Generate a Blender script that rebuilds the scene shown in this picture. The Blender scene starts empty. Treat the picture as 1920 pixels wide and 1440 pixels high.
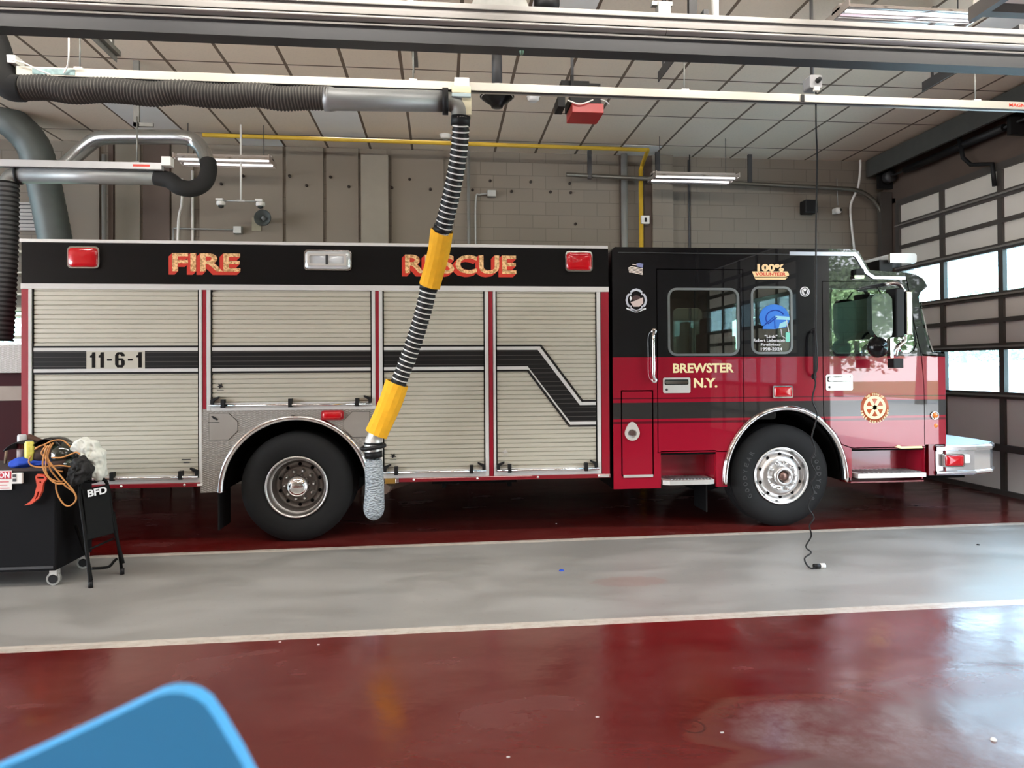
import bpy, math, random
from mathutils import Vector, Matrix
from mathutils.geometry import tessellate_polygon
random.seed(7)
SC = bpy.context.scene
COL = SC.collection
PI = math.pi
R = math.radians

# ---------------------------------------------------------------- camera
FPX = 1300.0; YAW = R(5.8); PIT = R(0.5); ROLL = 0.006; PPX = 960.0; PPY = 680.0; EYE = 1.65
FW = Vector((math.sin(YAW)*math.cos(PIT), math.cos(YAW)*math.cos(PIT), math.sin(PIT)))
_r0 = Vector((math.cos(YAW), -math.sin(YAW), 0)); _u0 = _r0.cross(FW)
RT = math.cos(ROLL)*_r0 - math.sin(ROLL)*_u0
UP = math.cos(ROLL)*_u0 + math.sin(ROLL)*_r0
ORG = Vector((0, 0, EYE))
cd = bpy.data.cameras.new('camera'); cam = bpy.data.objects.new('camera', cd); COL.objects.link(cam)
m3 = Matrix((RT, UP, -FW)).transposed()
cam.matrix_world = Matrix.Translation(ORG) @ m3.to_4x4()
cd.sensor_width = 36; cd.lens = 36*FPX/1920; cd.shift_y = -(720-PPY)/1920; cd.clip_start = 0.05; cd.clip_end = 300
cd.dof.use_dof = True; cd.dof.focus_distance = 7.0; cd.dof.aperture_fstop = 2.6
SC.camera = cam
# ---------------------------------------------------------------- colour management, world, lights
vs = SC.view_settings
vs.view_transform = 'Standard'; vs.look = 'None'; vs.gamma = 1.0; vs.use_curve_mapping = False
vs.exposure = 0.65
SC.cycles.use_denoising = True
SC.cycles.max_bounces = 9; SC.cycles.diffuse_bounces = 5; SC.cycles.glossy_bounces = 5
SC.cycles.transparent_max_bounces = 12; SC.cycles.sample_clamp_indirect = 6
SC.cycles.caustics_reflective = False; SC.cycles.caustics_refractive = False
W = bpy.data.worlds.new('world'); SC.world = W; W.use_nodes = True
nt = W.node_tree; nt.nodes.clear()
wo = nt.nodes.new('ShaderNodeOutputWorld'); wb = nt.nodes.new('ShaderNodeBackground')
wt = nt.nodes.new('ShaderNodeTexCoord'); ws = nt.nodes.new('ShaderNodeSeparateXYZ'); wr = nt.nodes.new('ShaderNodeValToRGB')
wn = nt.nodes.new('ShaderNodeTexNoise'); wn.inputs['Scale'].default_value = 3; wn.inputs['Detail'].default_value = 4
wm = nt.nodes.new('ShaderNodeMix'); wm.data_type = 'RGBA'
nt.links.new(wt.outputs['Generated'], ws.inputs[0]); nt.links.new(ws.outputs['Z'], wr.inputs[0])
nt.links.new(wt.outputs['Generated'], wn.inputs['Vector'])
wr.color_ramp.elements[0].position = 0.0; wr.color_ramp.elements[0].color = (0.85, 0.93, 1.0, 1)
wr.color_ramp.elements[1].position = 0.7; wr.color_ramp.elements[1].color = (0.42, 0.62, 1.0, 1)
nt.links.new(wn.outputs['Fac'], wm.inputs['Factor']); nt.links.new(wr.outputs[0], wm.inputs['A'])
wm.inputs['B'].default_value = (1, 1, 1, 1); nt.links.new(wm.outputs['Result'], wb.inputs['Color'])
wb.inputs['Strength'].default_value = 13.0
nt.links.new(wb.outputs[0], wo.inputs[0])

def area(name, loc, rot, sx, sy, power, color=(1, 1, 1), portal=False):
    l = bpy.data.lights.new(name, 'AREA'); l.shape = 'RECTANGLE'; l.size = sx; l.size_y = sy
    l.energy = power; l.color = color; l.cycles.is_portal = portal
    o = bpy.data.objects.new(name, l); COL.objects.link(o); o.location = loc; o.rotation_euler = rot
    return o
sun = bpy.data.lights.new('sun', 'SUN'); sun.energy = 20.0; sun.angle = R(2); sun.color = (1, .96, .9)
so = bpy.data.objects.new('sun', sun); COL.objects.link(so); so.location = (20, 10, 20); so.rotation_euler = Vector((.4, -.35, -.85)).to_track_quat('-Z', 'Y').to_euler()
# doorway portals: they sample the sky through the openings, they give no light of their own
area('doorway_portal', (7.16, 2.65, 1.95), (0, R(90), 0), 3.9, 3.3, 1, portal=True)
area('doorway_portal', (-12.9, -.1, 1.95), (0, R(-90), 0), 4.0, 9.0, 1, portal=True)
area('doorway_portal', (7.2, 7.6, 2.2), (0, R(90), 0), 2.4, 5.4, 1, portal=True)
area('doorway_portal', (7.2, -2.0, 2.2), (0, R(90), 0), 2.4, 4.6, 1, portal=True)

ADDED_LAMPS = [(-3.2, 1.2), (.6, 1.2), (4.2, 1.2), (-1.5, -2.8), (2.8, -2.8)]; LAMPW = 34
ADDED_STRIPS = [-3.6, -.9, 1.8, 4.5]; STRIPW = 54          # walkway fixtures, added unseen to brighten ceiling   # near-bay fixtures above, also added
# ---------------------------------------------------------------- survey: a photo pixel back onto a known plane
def ray(x, y): return FW + RT*((x-PPX)/FPX) + UP*((PPY-y)/FPX)
def P(x, y, Y): d = ray(x, y); return ORG + d*(Y/d.y)
def FL(x, y, z=0.0): d = ray(x, y); return ORG + d*((z-EYE)/d.z)
def PX(x, y, X): d = ray(x, y); return ORG + d*(X/d.x)
TY = 6.8                                   # plane of the rescue truck's side
def S(x, y): p = P(x, y, TY); return (p.x, p.z)
def SR(x0, y0, x1, y1):                    # upright rectangle on the truck side
    a = S(x0, (y0+y1)/2)[0]; b = S(x1, (y0+y1)/2)[0]; t = S((x0+x1)/2, y0)[1]; u = S((x0+x1)/2, y1)[1]
    return a, b, u, t                       # X0, X1, Z0, Z1

# ---------------------------------------------------------------- materials
def newmat(name):
    m = bpy.data.materials.new(name); m.use_nodes = True
    return m, m.node_tree, m.node_tree.nodes['Principled BSDF']
def N(nt, t, **k):
    n = nt.nodes.new(t)
    for a, b in k.items():
        if a in n.inputs: n.inputs[a].default_value = b
        else: setattr(n, a, b)
    return n
def math_(nt, op, a, b=None, c=None, clamp=False):
    n = nt.nodes.new('ShaderNodeMath'); n.operation = op; n.use_clamp = clamp
    for i, v in enumerate((a, b, c)):
        if v is None: continue
        if isinstance(v, (int, float)): n.inputs[i].default_value = v
        else: nt.links.new(v, n.inputs[i])
    return n.outputs[0]
def mixc(nt, f, a, b):
    n = nt.nodes.new('ShaderNodeMix'); n.data_type = 'RGBA'
    for k, v in (('Factor', f), ('A', a), ('B', b)):
        if isinstance(v, (int, float)): n.inputs[k].default_value = v
        elif isinstance(v, tuple): n.inputs[k].default_value = v if len(v) == 4 else (*v, 1)
        else: nt.links.new(v, n.inputs[k])
    return n.outputs['Result']
def noise(nt, scale, detail=3, vec=None, dist=0.0, rough=.5):
    n = N(nt, 'ShaderNodeTexNoise'); n.inputs['Scale'].default_value = scale; n.inputs['Detail'].default_value = detail
    n.inputs['Distortion'].default_value = dist; n.inputs['Roughness'].default_value = rough
    if vec is None:
        tc = N(nt, 'ShaderNodeTexCoord'); vec = tc.outputs['Object']
    nt.links.new(vec, n.inputs['Vector']); return n.outputs['Fac']
def smooth(nt, v, a, b):
    n = nt.nodes.new('ShaderNodeMapRange'); n.interpolation_type = 'SMOOTHSTEP'
    nt.links.new(v, n.inputs['Value'])
    for k, x in (('From Min', a), ('From Max', b)):
        n.inputs[k].default_value = x
    return n.outputs['Result']
def bump(nt, b, h, strength=.3, dist=.01):
    n = N(nt, 'ShaderNodeBump'); n.inputs['Strength'].default_value = strength; n.inputs['Distance'].default_value = dist
    nt.links.new(h, n.inputs['Height']); nt.links.new(n.outputs[0], b.inputs['Normal'])
def mat(name, c, rough=.5, metal=0, coat=0, var=.12, vscale=6, bmp=0, bscale=60, emis=None, es=0, spec=None):
    m, nt, b = newmat(name)
    f = noise(nt, vscale, 4)
    lo = tuple(max(0, x*(1-var)) for x in c); hi = tuple(min(1, x*(1+var)) for x in c)
    nt.links.new(mixc(nt, f, lo, hi), b.inputs['Base Color'])
    b.inputs['Roughness'].default_value = rough; b.inputs['Metallic'].default_value = metal
    b.inputs['Coat Weight'].default_value = coat; b.inputs['Coat Roughness'].default_value = .02
    if spec is not None: b.inputs['Specular IOR Level'].default_value = spec
    if bmp: bump(nt, b, noise(nt, bscale, 3), bmp, .004)
    if emis: b.inputs['Emission Color'].default_value = (*emis, 1); b.inputs['Emission Strength'].default_value = es
    return m
RED = mat('red_paint', (.3, .006, .022), .25, coat=1, var=.04)
DRED = mat('dark_red_paint', (.2, .005, .012), .35, coat=.6, var=.05)
BLACKP = mat('black_paint', (.003, .003, .0035), .3, coat=.5, var=.05, spec=.1)
BLACK = mat('black_plastic', (.006, .006, .0065), .55, spec=.3)
MBLACK = mat('matt_black', (.006, .006, .006), .9, spec=.1)
DARK = mat('dark_steel', (.05, .05, .052), .5, metal=.3)
SEAMM = mat('seam_shadow_rubber', (.004, .004, .004), .9, spec=.1)
ALU = mat('satin_aluminium', (.62, .61, .58), .38, metal=.55, var=.05)
WALU = mat('white_aluminium', (.6, .59, .57), .4, var=.04)
CHROME = mat('chrome', (.82, .82, .82), .06, metal=1, var=.02)
BRUSH = mat('polished_wheel', (.7, .69, .68), .3, metal=1, var=.08, vscale=20)
GALV = mat('galvanised_duct', (.2, .2, .185), .5, metal=.5, var=.25, vscale=14)
FLEX_SHADE = mat('flexible_duct_shade', (.045, .043, .04), .7, var=.2)  # darker rings of the duct, corrugation shade put into the colour
FLEXD = mat('flexible_grey_duct', (.13, .125, .11), .6, metal=.15, var=.2, vscale=10)
DUCT = mat('grey_duct', (.3, .31, .31), .45, metal=.45, var=.15)
RUBBER = mat('tyre_rubber', (.008, .0085, .009), .75, var=.25, vscale=9, spec=.3)
LETR = mat('tyre_letter', (.032, .033, .034), .6)
LENS = mat('red_lens', (.5, .002, .008), .15, coat=.6)
AMB = mat('amber_lens', (.9, .22, .02), .15, coat=1)
CLEAR = mat('clear_lens', (.75, .8, .83), .12, metal=.3, coat=1)
YEL = mat('yellow_sleeve', (.82, .41, .012), .85, var=.16, vscale=16, bmp=.5, bscale=40)
YPIPE = mat('yellow_pipe_paint', (.6, .38, .03), .5, var=.15)
CREAM = mat('cream_vinyl', (.95, .82, .46), .4, var=.04)
WHITE = mat('white_plastic', (.75, .74, .71), .5, var=.05)
OFFW = mat('off_white_cloth', (.6, .62, .57), .9, var=.15, bmp=.6, bscale=25)
WVIN = mat('white_vinyl', (.8, .82, .85), .5, var=.03)
ORNG = mat('orange_cord', (.5, .22, .06), .6)
ORED = mat('orange_red_plastic', (.62, .07, .03), .5)
BLUE = mat('blue_plastic', (.085, .46, .92), .42, var=.02)
BLUEV = mat('blue_vinyl', (.02, .2, .75), .5, var=.1)
LBLUE = mat('pale_blue_vinyl', (.35, .75, .85), .5)
MINT = mat('mint_vinyl', (.25, .8, .65), .5)
NAVY = mat('blue_rag', (.01, .06, .45), .8, bmp=.5, bscale=30)
CANY = mat('yellow_can', (.75, .62, .1), .4, var=.5, vscale=40)
BROWN = mat('brown_leather', (.07, .03, .018), .7)
OLIVE = mat('dark_green_gloss', (.012, .018, .012), .15, coat=1)
CLOTHB = mat('black_cloth', (.007, .007, .007), .85, bmp=.6, bscale=18)
GOLDL, nt, b = newmat('gold_leaf')
f = noise(nt, 38, 4, rough=.7)
r_ = N(nt, 'ShaderNodeValToRGB'); nt.links.new(f, r_.inputs[0])
r_.color_ramp.elements[0].position = .4; r_.color_ramp.elements[0].color = (.42, .2, .06, 1)
r_.color_ramp.elements[1].position = .56; r_.color_ramp.elements[1].color = (.95, .62, .3, 1)
nt.links.new(r_.outputs[0], b.inputs['Base Color']); b.inputs['Roughness'].default_value = .45; b.inputs['Metallic'].default_value = .1
LRED = mat('letter_red', (.6, .03, .012), .4)
SOCK, nt, b = newmat('silver_weave')
tc = N(nt, 'ShaderNodeTexCoord'); mp = N(nt, 'ShaderNodeMapping'); mp.inputs['Rotation'].default_value = (0, R(28), 0); mp.inputs['Scale'].default_value = (34, 34, 75)
nt.links.new(tc.outputs['Object'], mp.inputs[0])
v = N(nt, 'ShaderNodeTexVoronoi'); v.inputs['Scale'].default_value = 1; nt.links.new(mp.outputs[0], v.inputs['Vector'])
nt.links.new(mixc(nt, v.outputs['Distance'], (.52, .58, .62), (.2, .23, .26)), b.inputs['Base Color'])
b.inputs['Roughness'].default_value = .55; b.inputs['Metallic'].default_value = .25
inv = math_(nt, 'SUBTRACT', 1.0, v.outputs['Distance']); bump(nt, b, inv, .9, .02)
# slatted roller shutter aluminium and the dark stripe laid over the slats
SLAT = mat('shutter_aluminium', (.5, .475, .395), .42, metal=.15, var=.05, vscale=2.5)
STRIPE, nt, b = newmat('charcoal_stripe')
tc = N(nt, 'ShaderNodeTexCoord'); sx = N(nt, 'ShaderNodeSeparateXYZ'); nt.links.new(tc.outputs['Object'], sx.inputs[0])
fr = math_(nt, 'FRACT', math_(nt, 'DIVIDE', sx.outputs['Z'], .0435))
ln = math_(nt, 'GREATER_THAN', fr, .9)
nt.links.new(mixc(nt, ln, (.010, .009, .0085), (.08, .074, .068)), b.inputs['Base Color']); b.inputs['Roughness'].default_value = .5; b.inputs['Specular IOR Level'].default_value = .2
# cab paint: black over red with charcoal bands, set out by height on the cab
CABP, nt, b = newmat('cab_two_tone_paint')
tc = N(nt, 'ShaderNodeTexCoord'); sx = N(nt, 'ShaderNodeSeparateXYZ'); nt.links.new(tc.outputs['Object'], sx.inputs[0])
rp = N(nt, 'ShaderNodeValToRGB'); rp.color_ramp.interpolation = 'CONSTANT'
z01 = math_(nt, 'DIVIDE', sx.outputs['Z'], 3.0); nt.links.new(z01, rp.inputs[0])
rd = (.3, .006, .022, 1); ch = (.028, .026, .025, 1); bk = (.006, .006, .007, 1); dk = (.1, .005, .012, 1)
stops = [(0, rd), (1.088, dk), (1.105, rd), (1.132, ch), (1.298, rd), (1.325, dk), (1.345, rd), (1.752, bk)]
el = rp.color_ramp.elements
el[0].position = 0; el[0].color = rd; el[1].position = stops[1][0]/3; el[1].color = stops[1][1]
for z, c in stops[2:]:
    e = el.new(z/3); e.color = c
nt.links.new(rp.outputs[0], b.inputs['Base Color']); b.inputs['Roughness'].default_value = .22
b.inputs['Coat Weight'].default_value = .75; b.inputs['Coat Roughness'].default_value = .015; b.inputs['Specular IOR Level'].default_value = .15
bump(nt, b, noise(nt, 1.6, 1), .05, .02)
# tread plate
TREAD, nt, b = newmat('tread_plate')
tc = N(nt, 'ShaderNodeTexCoord')
hs = []
for a in (45, -45):
    mp = N(nt, 'ShaderNodeMapping'); mp.inputs['Rotation'].default_value = (0, R(a), 0); mp.inputs['Scale'].default_value = (28, 28, 70)
    nt.links.new(tc.outputs['Object'], mp.inputs[0])
    v = N(nt, 'ShaderNodeTexVoronoi'); v.inputs['Scale'].default_value = 1; v.inputs['Randomness'].default_value = 0.15; nt.links.new(mp.outputs[0], v.inputs['Vector'])
    hs.append(smooth(nt, v.outputs['Distance'], .42, .2))
h = math_(nt, 'MAXIMUM', hs[0], hs[1])
nt.links.new(mixc(nt, h, (.3, .285, .26), (.4, .385, .36)), b.inputs['Base Color'])
b.inputs['Metallic'].default_value = .5; b.inputs['Roughness'].default_value = .42; bump(nt, b, h, .5, .006)
PLATEM = mat('smooth_plate', (.36, .34, .31), .42, metal=.5, var=.04)
# glass
def glassmat(name, tint, gloss=.12, rough=0.01, base=.03, haze=0):
    m = bpy.data.materials.new(name); m.use_nodes = True; nt = m.node_tree; nt.nodes.clear()
    o = N(nt, 'ShaderNodeOutputMaterial'); t = N(nt, 'ShaderNodeBsdfTransparent'); g = N(nt, 'ShaderNodeBsdfGlossy')
    t.inputs['Color'].default_value = (*tint, 1); g.inputs['Roughness'].default_value = rough; g.inputs['Color'].default_value = (.95, 1, .97, 1)
    mx = N(nt, 'ShaderNodeMixShader'); fz = N(nt, 'ShaderNodeLayerWeight'); fz.inputs['Blend'].default_value = gloss
    sc = math_(nt, 'ADD', math_(nt, 'MULTIPLY', fz.outputs['Fresnel'], 1.0), base, clamp=True)
    nt.links.new(sc, mx.inputs[0]); nt.links.new(t.outputs[0], mx.inputs[1]); nt.links.new(g.outputs[0], mx.inputs[2]); nt.links.new(mx.outputs[0], o.inputs[0])
    if haze:
        tl = N(nt, 'ShaderNodeBsdfTranslucent'); tl.inputs['Color'].default_value = (.8, .93, 1, 1); m2 = N(nt, 'ShaderNodeMixShader'); m2.inputs[0].default_value = haze
        nt.links.new(mx.outputs[0], m2.inputs[1]); nt.links.new(tl.outputs[0], m2.inputs[2]); nt.links.new(m2.outputs[0], o.inputs[0])
    return m
GLASS = glassmat('tinted_cab_glass', (.8, .86, .82), .25, base=.09)
WGLASS = glassmat('windscreen_glass', (.5, .82, .72), .35)
DGLASS = glassmat('door_pane_glass', (.72, .88, .93), .15, haze=.07)
SGLASS = mat('mirror_glass', (.35, .42, .4), .03, metal=1, var=.02)
TINT = mat('dark_lens', (.02, .03, .03), .1, coat=1)

# ---------------------------------------------------------------- mesh collector
def rrect(x0, x1, z0, z1, r, n=5):
    pts = []
    for cx, cz, a in ((x1-r, z1-r, 0), (x0+r, z1-r, 90), (x0+r, z0+r, 180), (x1-r, z0+r, 270)):
        for i in range(n+1):
            t = R(a+90*i/n); pts.append((cx+r*math.cos(t), cz+r*math.sin(t)))
    return pts
def circ(cx, cz, r, n=32, a0=0, rz=None):
    return [(cx+r*math.cos(2*PI*i/n+a0), cz+(rz or r)*math.sin(2*PI*i/n+a0)) for i in range(n)]
def spline(pts, n=8):
    pts = [Vector(p) for p in pts]; out = []
    q = [2*pts[0]-pts[1]] + pts + [2*pts[-1]-pts[-2]]
    for i in range(1, len(q)-2):
        a, b_, c, d = q[i-1:i+3]
        for k in range(n):
            t = k/n
            out.append(.5*((2*b_)+(c-a)*t+(2*a-5*b_+4*c-d)*t*t+(3*b_-a-3*c+d)*t**3))
    out.append(pts[-1]); return out
def resample(pts, step):
    out = [pts[0]]; acc = 0
    for a, b_ in zip(pts, pts[1:]):
        L = (b_-a).length
        if L < 1e-9: continue
        while acc+L >= step:
            t = (step-acc)/L; a = a.lerp(b_, t); out.append(a); L = (b_-a).length; acc = 0
            if L < 1e-9: break
        acc += L
    return out
class MB:
    def __init__(s): s.v = []; s.f = []; s.sm = []; s.mi = []
    def add(s, vs, fs, smooth=False, mi=0):
        o = len(s.v); s.v += [tuple(v) for v in vs]
        for f in fs: s.f.append([o+i for i in f]); s.sm.append(smooth); s.mi.append(mi)
        return s
    def box(s, x0, x1, y0, y1, z0, z1, mi=0):
        v = [(x, y, z) for x in (x0, x1) for y in (y0, y1) for z in (z0, z1)]
        return s.add(v, [(0, 1, 3, 2), (4, 6, 7, 5), (0, 4, 5, 1), (2, 3, 7, 6), (0, 2, 6, 4), (1, 5, 7, 3)], mi=mi)
    def obox(s, c, ax, hx, ay, hy, az, hz):
        c = Vector(c); ax = Vector(ax).normalized()*hx; ay = Vector(ay).normalized()*hy; az = Vector(az).normalized()*hz
        v = [c+i*ax+j*ay+k*az for i in (-1, 1) for j in (-1, 1) for k in (-1, 1)]
        return s.add(v, [(0, 1, 3, 2), (4, 6, 7, 5), (0, 4, 5, 1), (2, 3, 7, 6), (0, 2, 6, 4), (1, 5, 7, 3)])
    def plate(s, outer, y0, y1, holes=(), axis='y', smooth=False):   # polygon in (x,z) pushed along y
        polys = [outer]+list(holes)
        def m(p, t): return {'y': (p[0], t, p[1]), 'x': (t, p[0], p[1]), 'z': (p[0], p[1], t)}[axis]
        flat = [q for p in polys for q in p]; n = len(flat)
        tri = tessellate_polygon([[Vector((q[0], q[1], 0)) for q in p] for p in polys])
        s.add([m(q, y0) for q in flat]+[m(q, y1) for q in flat], [tuple(t) for t in tri]+[tuple(n+i for i in t[::-1]) for t in tri])
        o = 0
        for p in polys:
            k = len(p)
            s.add([m(q, y0) for q in p]+[m(q, y1) for q in p], [(i, (i+1) % k, k+(i+1) % k, k+i) for i in range(k)], smooth)
        return s
    def tube(s, pts, r, n=12, caps=True, mi=None):
        pts = [Vector(p) for p in pts]; k = len(pts); up = Vector((0.13, .2, 1)).normalized(); prev = None; vs = []
        for i, p in enumerate(pts):
            t = (pts[min(i+1, k-1)]-pts[max(i-1, 0)]).normalized()
            if prev is None:
                a = t.cross(up)
                if a.length < .1: a = t.cross(Vector((1, 0, 0)))
            else: a = prev-t*prev.dot(t)
            a.normalize(); prev = a; b_ = t.cross(a); rr = r[i] if isinstance(r, (list, tuple)) else r
            vs += [p+a*rr*math.cos(2*PI*j/n)+b_*rr*math.sin(2*PI*j/n) for j in range(n)]
        o = len(s.v); s.v += [tuple(v) for v in vs]
        for i in range(k-1):
            for j in range(n):
                s.f.append([o+i*n+j, o+i*n+(j+1) % n, o+(i+1)*n+(j+1) % n, o+(i+1)*n+j]); s.sm.append(True); s.mi.append(mi(i) if mi else 0)
        if caps:
            s.f.append([o+j for j in range(n)][::-1]); s.sm.append(False); s.mi.append(0)
            s.f.append([o+(k-1)*n+j for j in range(n)]); s.sm.append(False); s.mi.append(0)
        return s
    def lathe(s, prof, c, axis='y', n=48, smooth=True, close=False):  # prof: (radius, offset along axis)
        vs = []
        for r, t in prof:
            for j in range(n):
                a = 2*PI*j/n; u, w = r*math.cos(a), r*math.sin(a)
                q = {'y': (u, t, w), 'z': (u, w, t), 'x': (t, u, w)}[axis]; vs.append((c[0]+q[0], c[1]+q[1], c[2]+q[2]))
        k = len(prof); fs = []
        for i in range(k-1 if not close else k):
            for j in range(n): fs.append((i*n+j, i*n+(j+1) % n, ((i+1) % k)*n+(j+1) % n, ((i+1) % k)*n+j))
        s.add(vs, fs, smooth)
        if not close:
            for i in (0, k-1):
                if prof[i][0] > 1e-4 and False: pass
        return s
    def grid(s, rows, smooth=True, wrap=False):
        n = len(rows[0]); vs = [v for r in rows for v in r]; fs = []
        for i in range(len(rows)-1):
            for j in range(n if wrap else n-1): fs.append((i*n+j, i*n+(j+1) % n, (i+1)*n+(j+1) % n, (i+1)*n+j))
        return s.add(vs, fs, smooth)
    def ball(s, c, rx, ry, rz, n=20, m=12, jit=0, seed=1):
        rnd = random.Random(seed); vs = []; fs = []
        for i in range(m+1):
            for j in range(n):
                a = PI*i/m; b_ = 2*PI*j/n; k = 1+(rnd.random()-.5)*jit*(0 < i < m)
                vs.append((c[0]+rx*k*math.sin(a)*math.cos(b_), c[1]+ry*k*math.sin(a)*math.sin(b_), c[2]+rz*k*math.cos(a)))
        for i in range(m):
            for j in range(n): fs.append((i*n+j, i*n+(j+1) % n, (i+1)*n+(j+1) % n, (i+1)*n+j))
        return s.add(vs, fs, True)
    def text(s, body, h, place, align='CENTER', bold=0.0, width=None, thick=.002, italic=0.0):
        # place(u, v, t) -> world; u right, v up, t out of the surface
        cu = bpy.data.curves.new('lettering', 'FONT'); cu.body = body; cu.size = 1; cu.offset = bold; cu.align_x = 'LEFT'; cu.resolution_u = 3; cu.shear = italic
        o = bpy.data.objects.new('lettering', cu); COL.objects.link(o); bpy.context.view_layer.update()
        dg = bpy.context.evaluated_depsgraph_get(); me = bpy.data.meshes.new_from_object(o.evaluated_get(dg))
        vs = [v.co.copy() for v in me.vertices]; fs = [tuple(p.vertices) for p in me.polygons]
        bpy.data.objects.remove(o); bpy.data.curves.remove(cu); bpy.data.meshes.remove(me)
        if not vs: return s
        x0 = min(v.x for v in vs); x1 = max(v.x for v in vs); y0 = min(v.y for v in vs); y1 = max(v.y for v in vs)
        k = h/(y1-y0); kx = k if width is None else width/(x1-x0); w = (x1-x0)*kx
        off = {'CENTER': -w/2, 'LEFT': 0}[align]
        s.add([place((v.x-x0)*kx+off, (v.y-y0)*k, thick) for v in vs], fs)
        # rim so the letters have thickness
        from collections import Counter
        ec = Counter(); 
        for f in fs:
            for a, b_ in zip(f, f[1:]+f[:1]): ec[(min(a, b_), max(a, b_))] += 1
        rim = [e for e, c in ec.items() if c == 1]; vv = []; ff = []
        for a, b_ in rim:
            i = len(vv)
            for q in (vs[a], vs[b_]):
                vv.append(place((q.x-x0)*kx+off, (q.y-y0)*k, thick)); vv.append(place((q.x-x0)*kx+off, (q.y-y0)*k, 0))
            ff.append((i, i+1, i+3, i+2))
        return s.add(vv, ff)
    def build(s, name, m, parent=None, bevel=0, seg=2, sub=0, **props):
        me = bpy.data.meshes.new(name); me.from_pydata(s.v, [], s.f)
        for p, sm, mi in zip(me.polygons, s.sm, s.mi): p.use_smooth = sm; p.material_index = mi
        for x in (m if isinstance(m, (list, tuple)) else [m]): me.materials.append(x)
        me.validate(); me.update()
        o = bpy.data.objects.new(name, me); COL.objects.link(o)
        if parent: o.parent = parent; o.matrix_parent_inverse = Matrix.Identity(4); o.location = -world_loc(parent)
        if bevel:
            md = o.modifiers.new('bevel', 'BEVEL'); md.width = bevel; md.segments = seg; md.limit_method = 'ANGLE'; md.angle_limit = R(40)
            for p in me.polygons: p.use_smooth = False
        if sub:
            md = o.modifiers.new('smooth', 'SUBSURF'); md.levels = sub; md.render_levels = sub
        for k, v in props.items(): o[k] = v
        return o
def world_loc(o):
    l = Vector(o.location)
    while o.parent: o = o.parent; l += Vector(o.location)
    return l
def thing(name, label, cat, loc=(0, 0, 0), group=None):
    o = bpy.data.objects.new(name, None); COL.objects.link(o); o.location = loc; o.empty_display_size = .1
    o['label'] = label; o['category'] = cat
    if group: o['group'] = group
    return o
def tag(o, label, cat, group=None, kind=None):
    o['label'] = label; o['category'] = cat
    if group: o['group'] = group
    if kind: o['kind'] = kind
    return o
def struct(o): o['kind'] = 'structure'; return o
def copy_tree(o, parent=None):
    c = o.copy(); COL.objects.link(c)
    if parent: c.parent = parent
    for ch in [x for x in o.children]: copy_tree(ch, c)
    return c

# ================================================================= THE BUILDING
CEIL = 4.95; XD = 7.1; YB = 10.5; XL = -13.0; YN = -5.0
# floor: red epoxy bays, a grey walkway between two white lines, stains and worn patches
FLOOR, nt, b = newmat('painted_floor')
tc = N(nt, 'ShaderNodeTexCoord'); sx = N(nt, 'ShaderNodeSeparateXYZ'); nt.links.new(tc.outputs['Object'], sx.inputs[0])
X, Y = sx.outputs['X'], sx.outputs['Y']
yn = math_(nt, 'SUBTRACT', Y, math_(nt, 'MULTIPLY', X, .0095))      # near line
yf = math_(nt, 'SUBTRACT', Y, math_(nt, 'MULTIPLY', X, .019))       # far line
wob = math_(nt, 'MULTIPLY', math_(nt, 'SUBTRACT', noise(nt, 9, 3), .5), .012)
yn = math_(nt, 'ADD', yn, wob); yf = math_(nt, 'ADD', yf, wob)
def between(v, a, b_): return math_(nt, 'MULTIPLY', math_(nt, 'GREATER_THAN', v, a), math_(nt, 'LESS_THAN', v, b_))
line = math_(nt, 'MAXIMUM', between(yn, 4.385, 4.49), between(yf, 6.525, 6.625))
grey = math_(nt, 'MULTIPLY', math_(nt, 'GREATER_THAN', yn, 4.45), math_(nt, 'LESS_THAN', yf, 6.58))
st = N(nt, 'ShaderNodeMapping'); nt.links.new(tc.outputs['Object'], st.inputs[0]); st.inputs['Scale'].default_value = (.5, 1.1, 1)
n1 = noise(nt, .9, 6, st.outputs[0], .8, .6); n2 = noise(nt, 2.2, 6, st.outputs[0], .6, .5); n3 = noise(nt, 14, 6, tc.outputs['Object'], .3, .7)
redc = mixc(nt, smooth(nt, n1, .35, .68), (.095, .0045, .004), (.13, .022, .019))
redc = mixc(nt, math_(nt, 'MULTIPLY', smooth(nt, n2, .52, .75), .4), redc, (.16, .06, .055))
# worn greyish area in the near bay, right hand side, with an irregular rim
dx = math_(nt, 'DIVIDE', math_(nt, 'SUBTRACT', X, 3.3), 2.15); dy = math_(nt, 'DIVIDE', math_(nt, 'SUBTRACT', Y, 2.2), 1.35)
dd = math_(nt, 'SQRT', math_(nt, 'ADD', math_(nt, 'MULTIPLY', dx, dx), math_(nt, 'MULTIPLY', dy, dy)))
dd = math_(nt, 'ADD', dd, math_(nt, 'MULTIPLY', math_(nt, 'SUBTRACT', n2, .5), .9))
worn = smooth(nt, dd, 1.08, .8)
wornc = mixc(nt, smooth(nt, n3, .2, .8), (.16, .085, .08), (.27, .205, .2))
wornc = mixc(nt, smooth(nt, n1, .42, .62), wornc, (.15, .1, .095))
redc = mixc(nt, math_(nt, 'MULTIPLY', worn, .75), redc, wornc)
rim = math_(nt, 'MULTIPLY', smooth(nt, dd, 1.14, 1.08), smooth(nt, dd, .98, 1.06))
redc = mixc(nt, math_(nt, 'MULTIPLY', rim, .14), redc, (.25, .17, .12))
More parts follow.
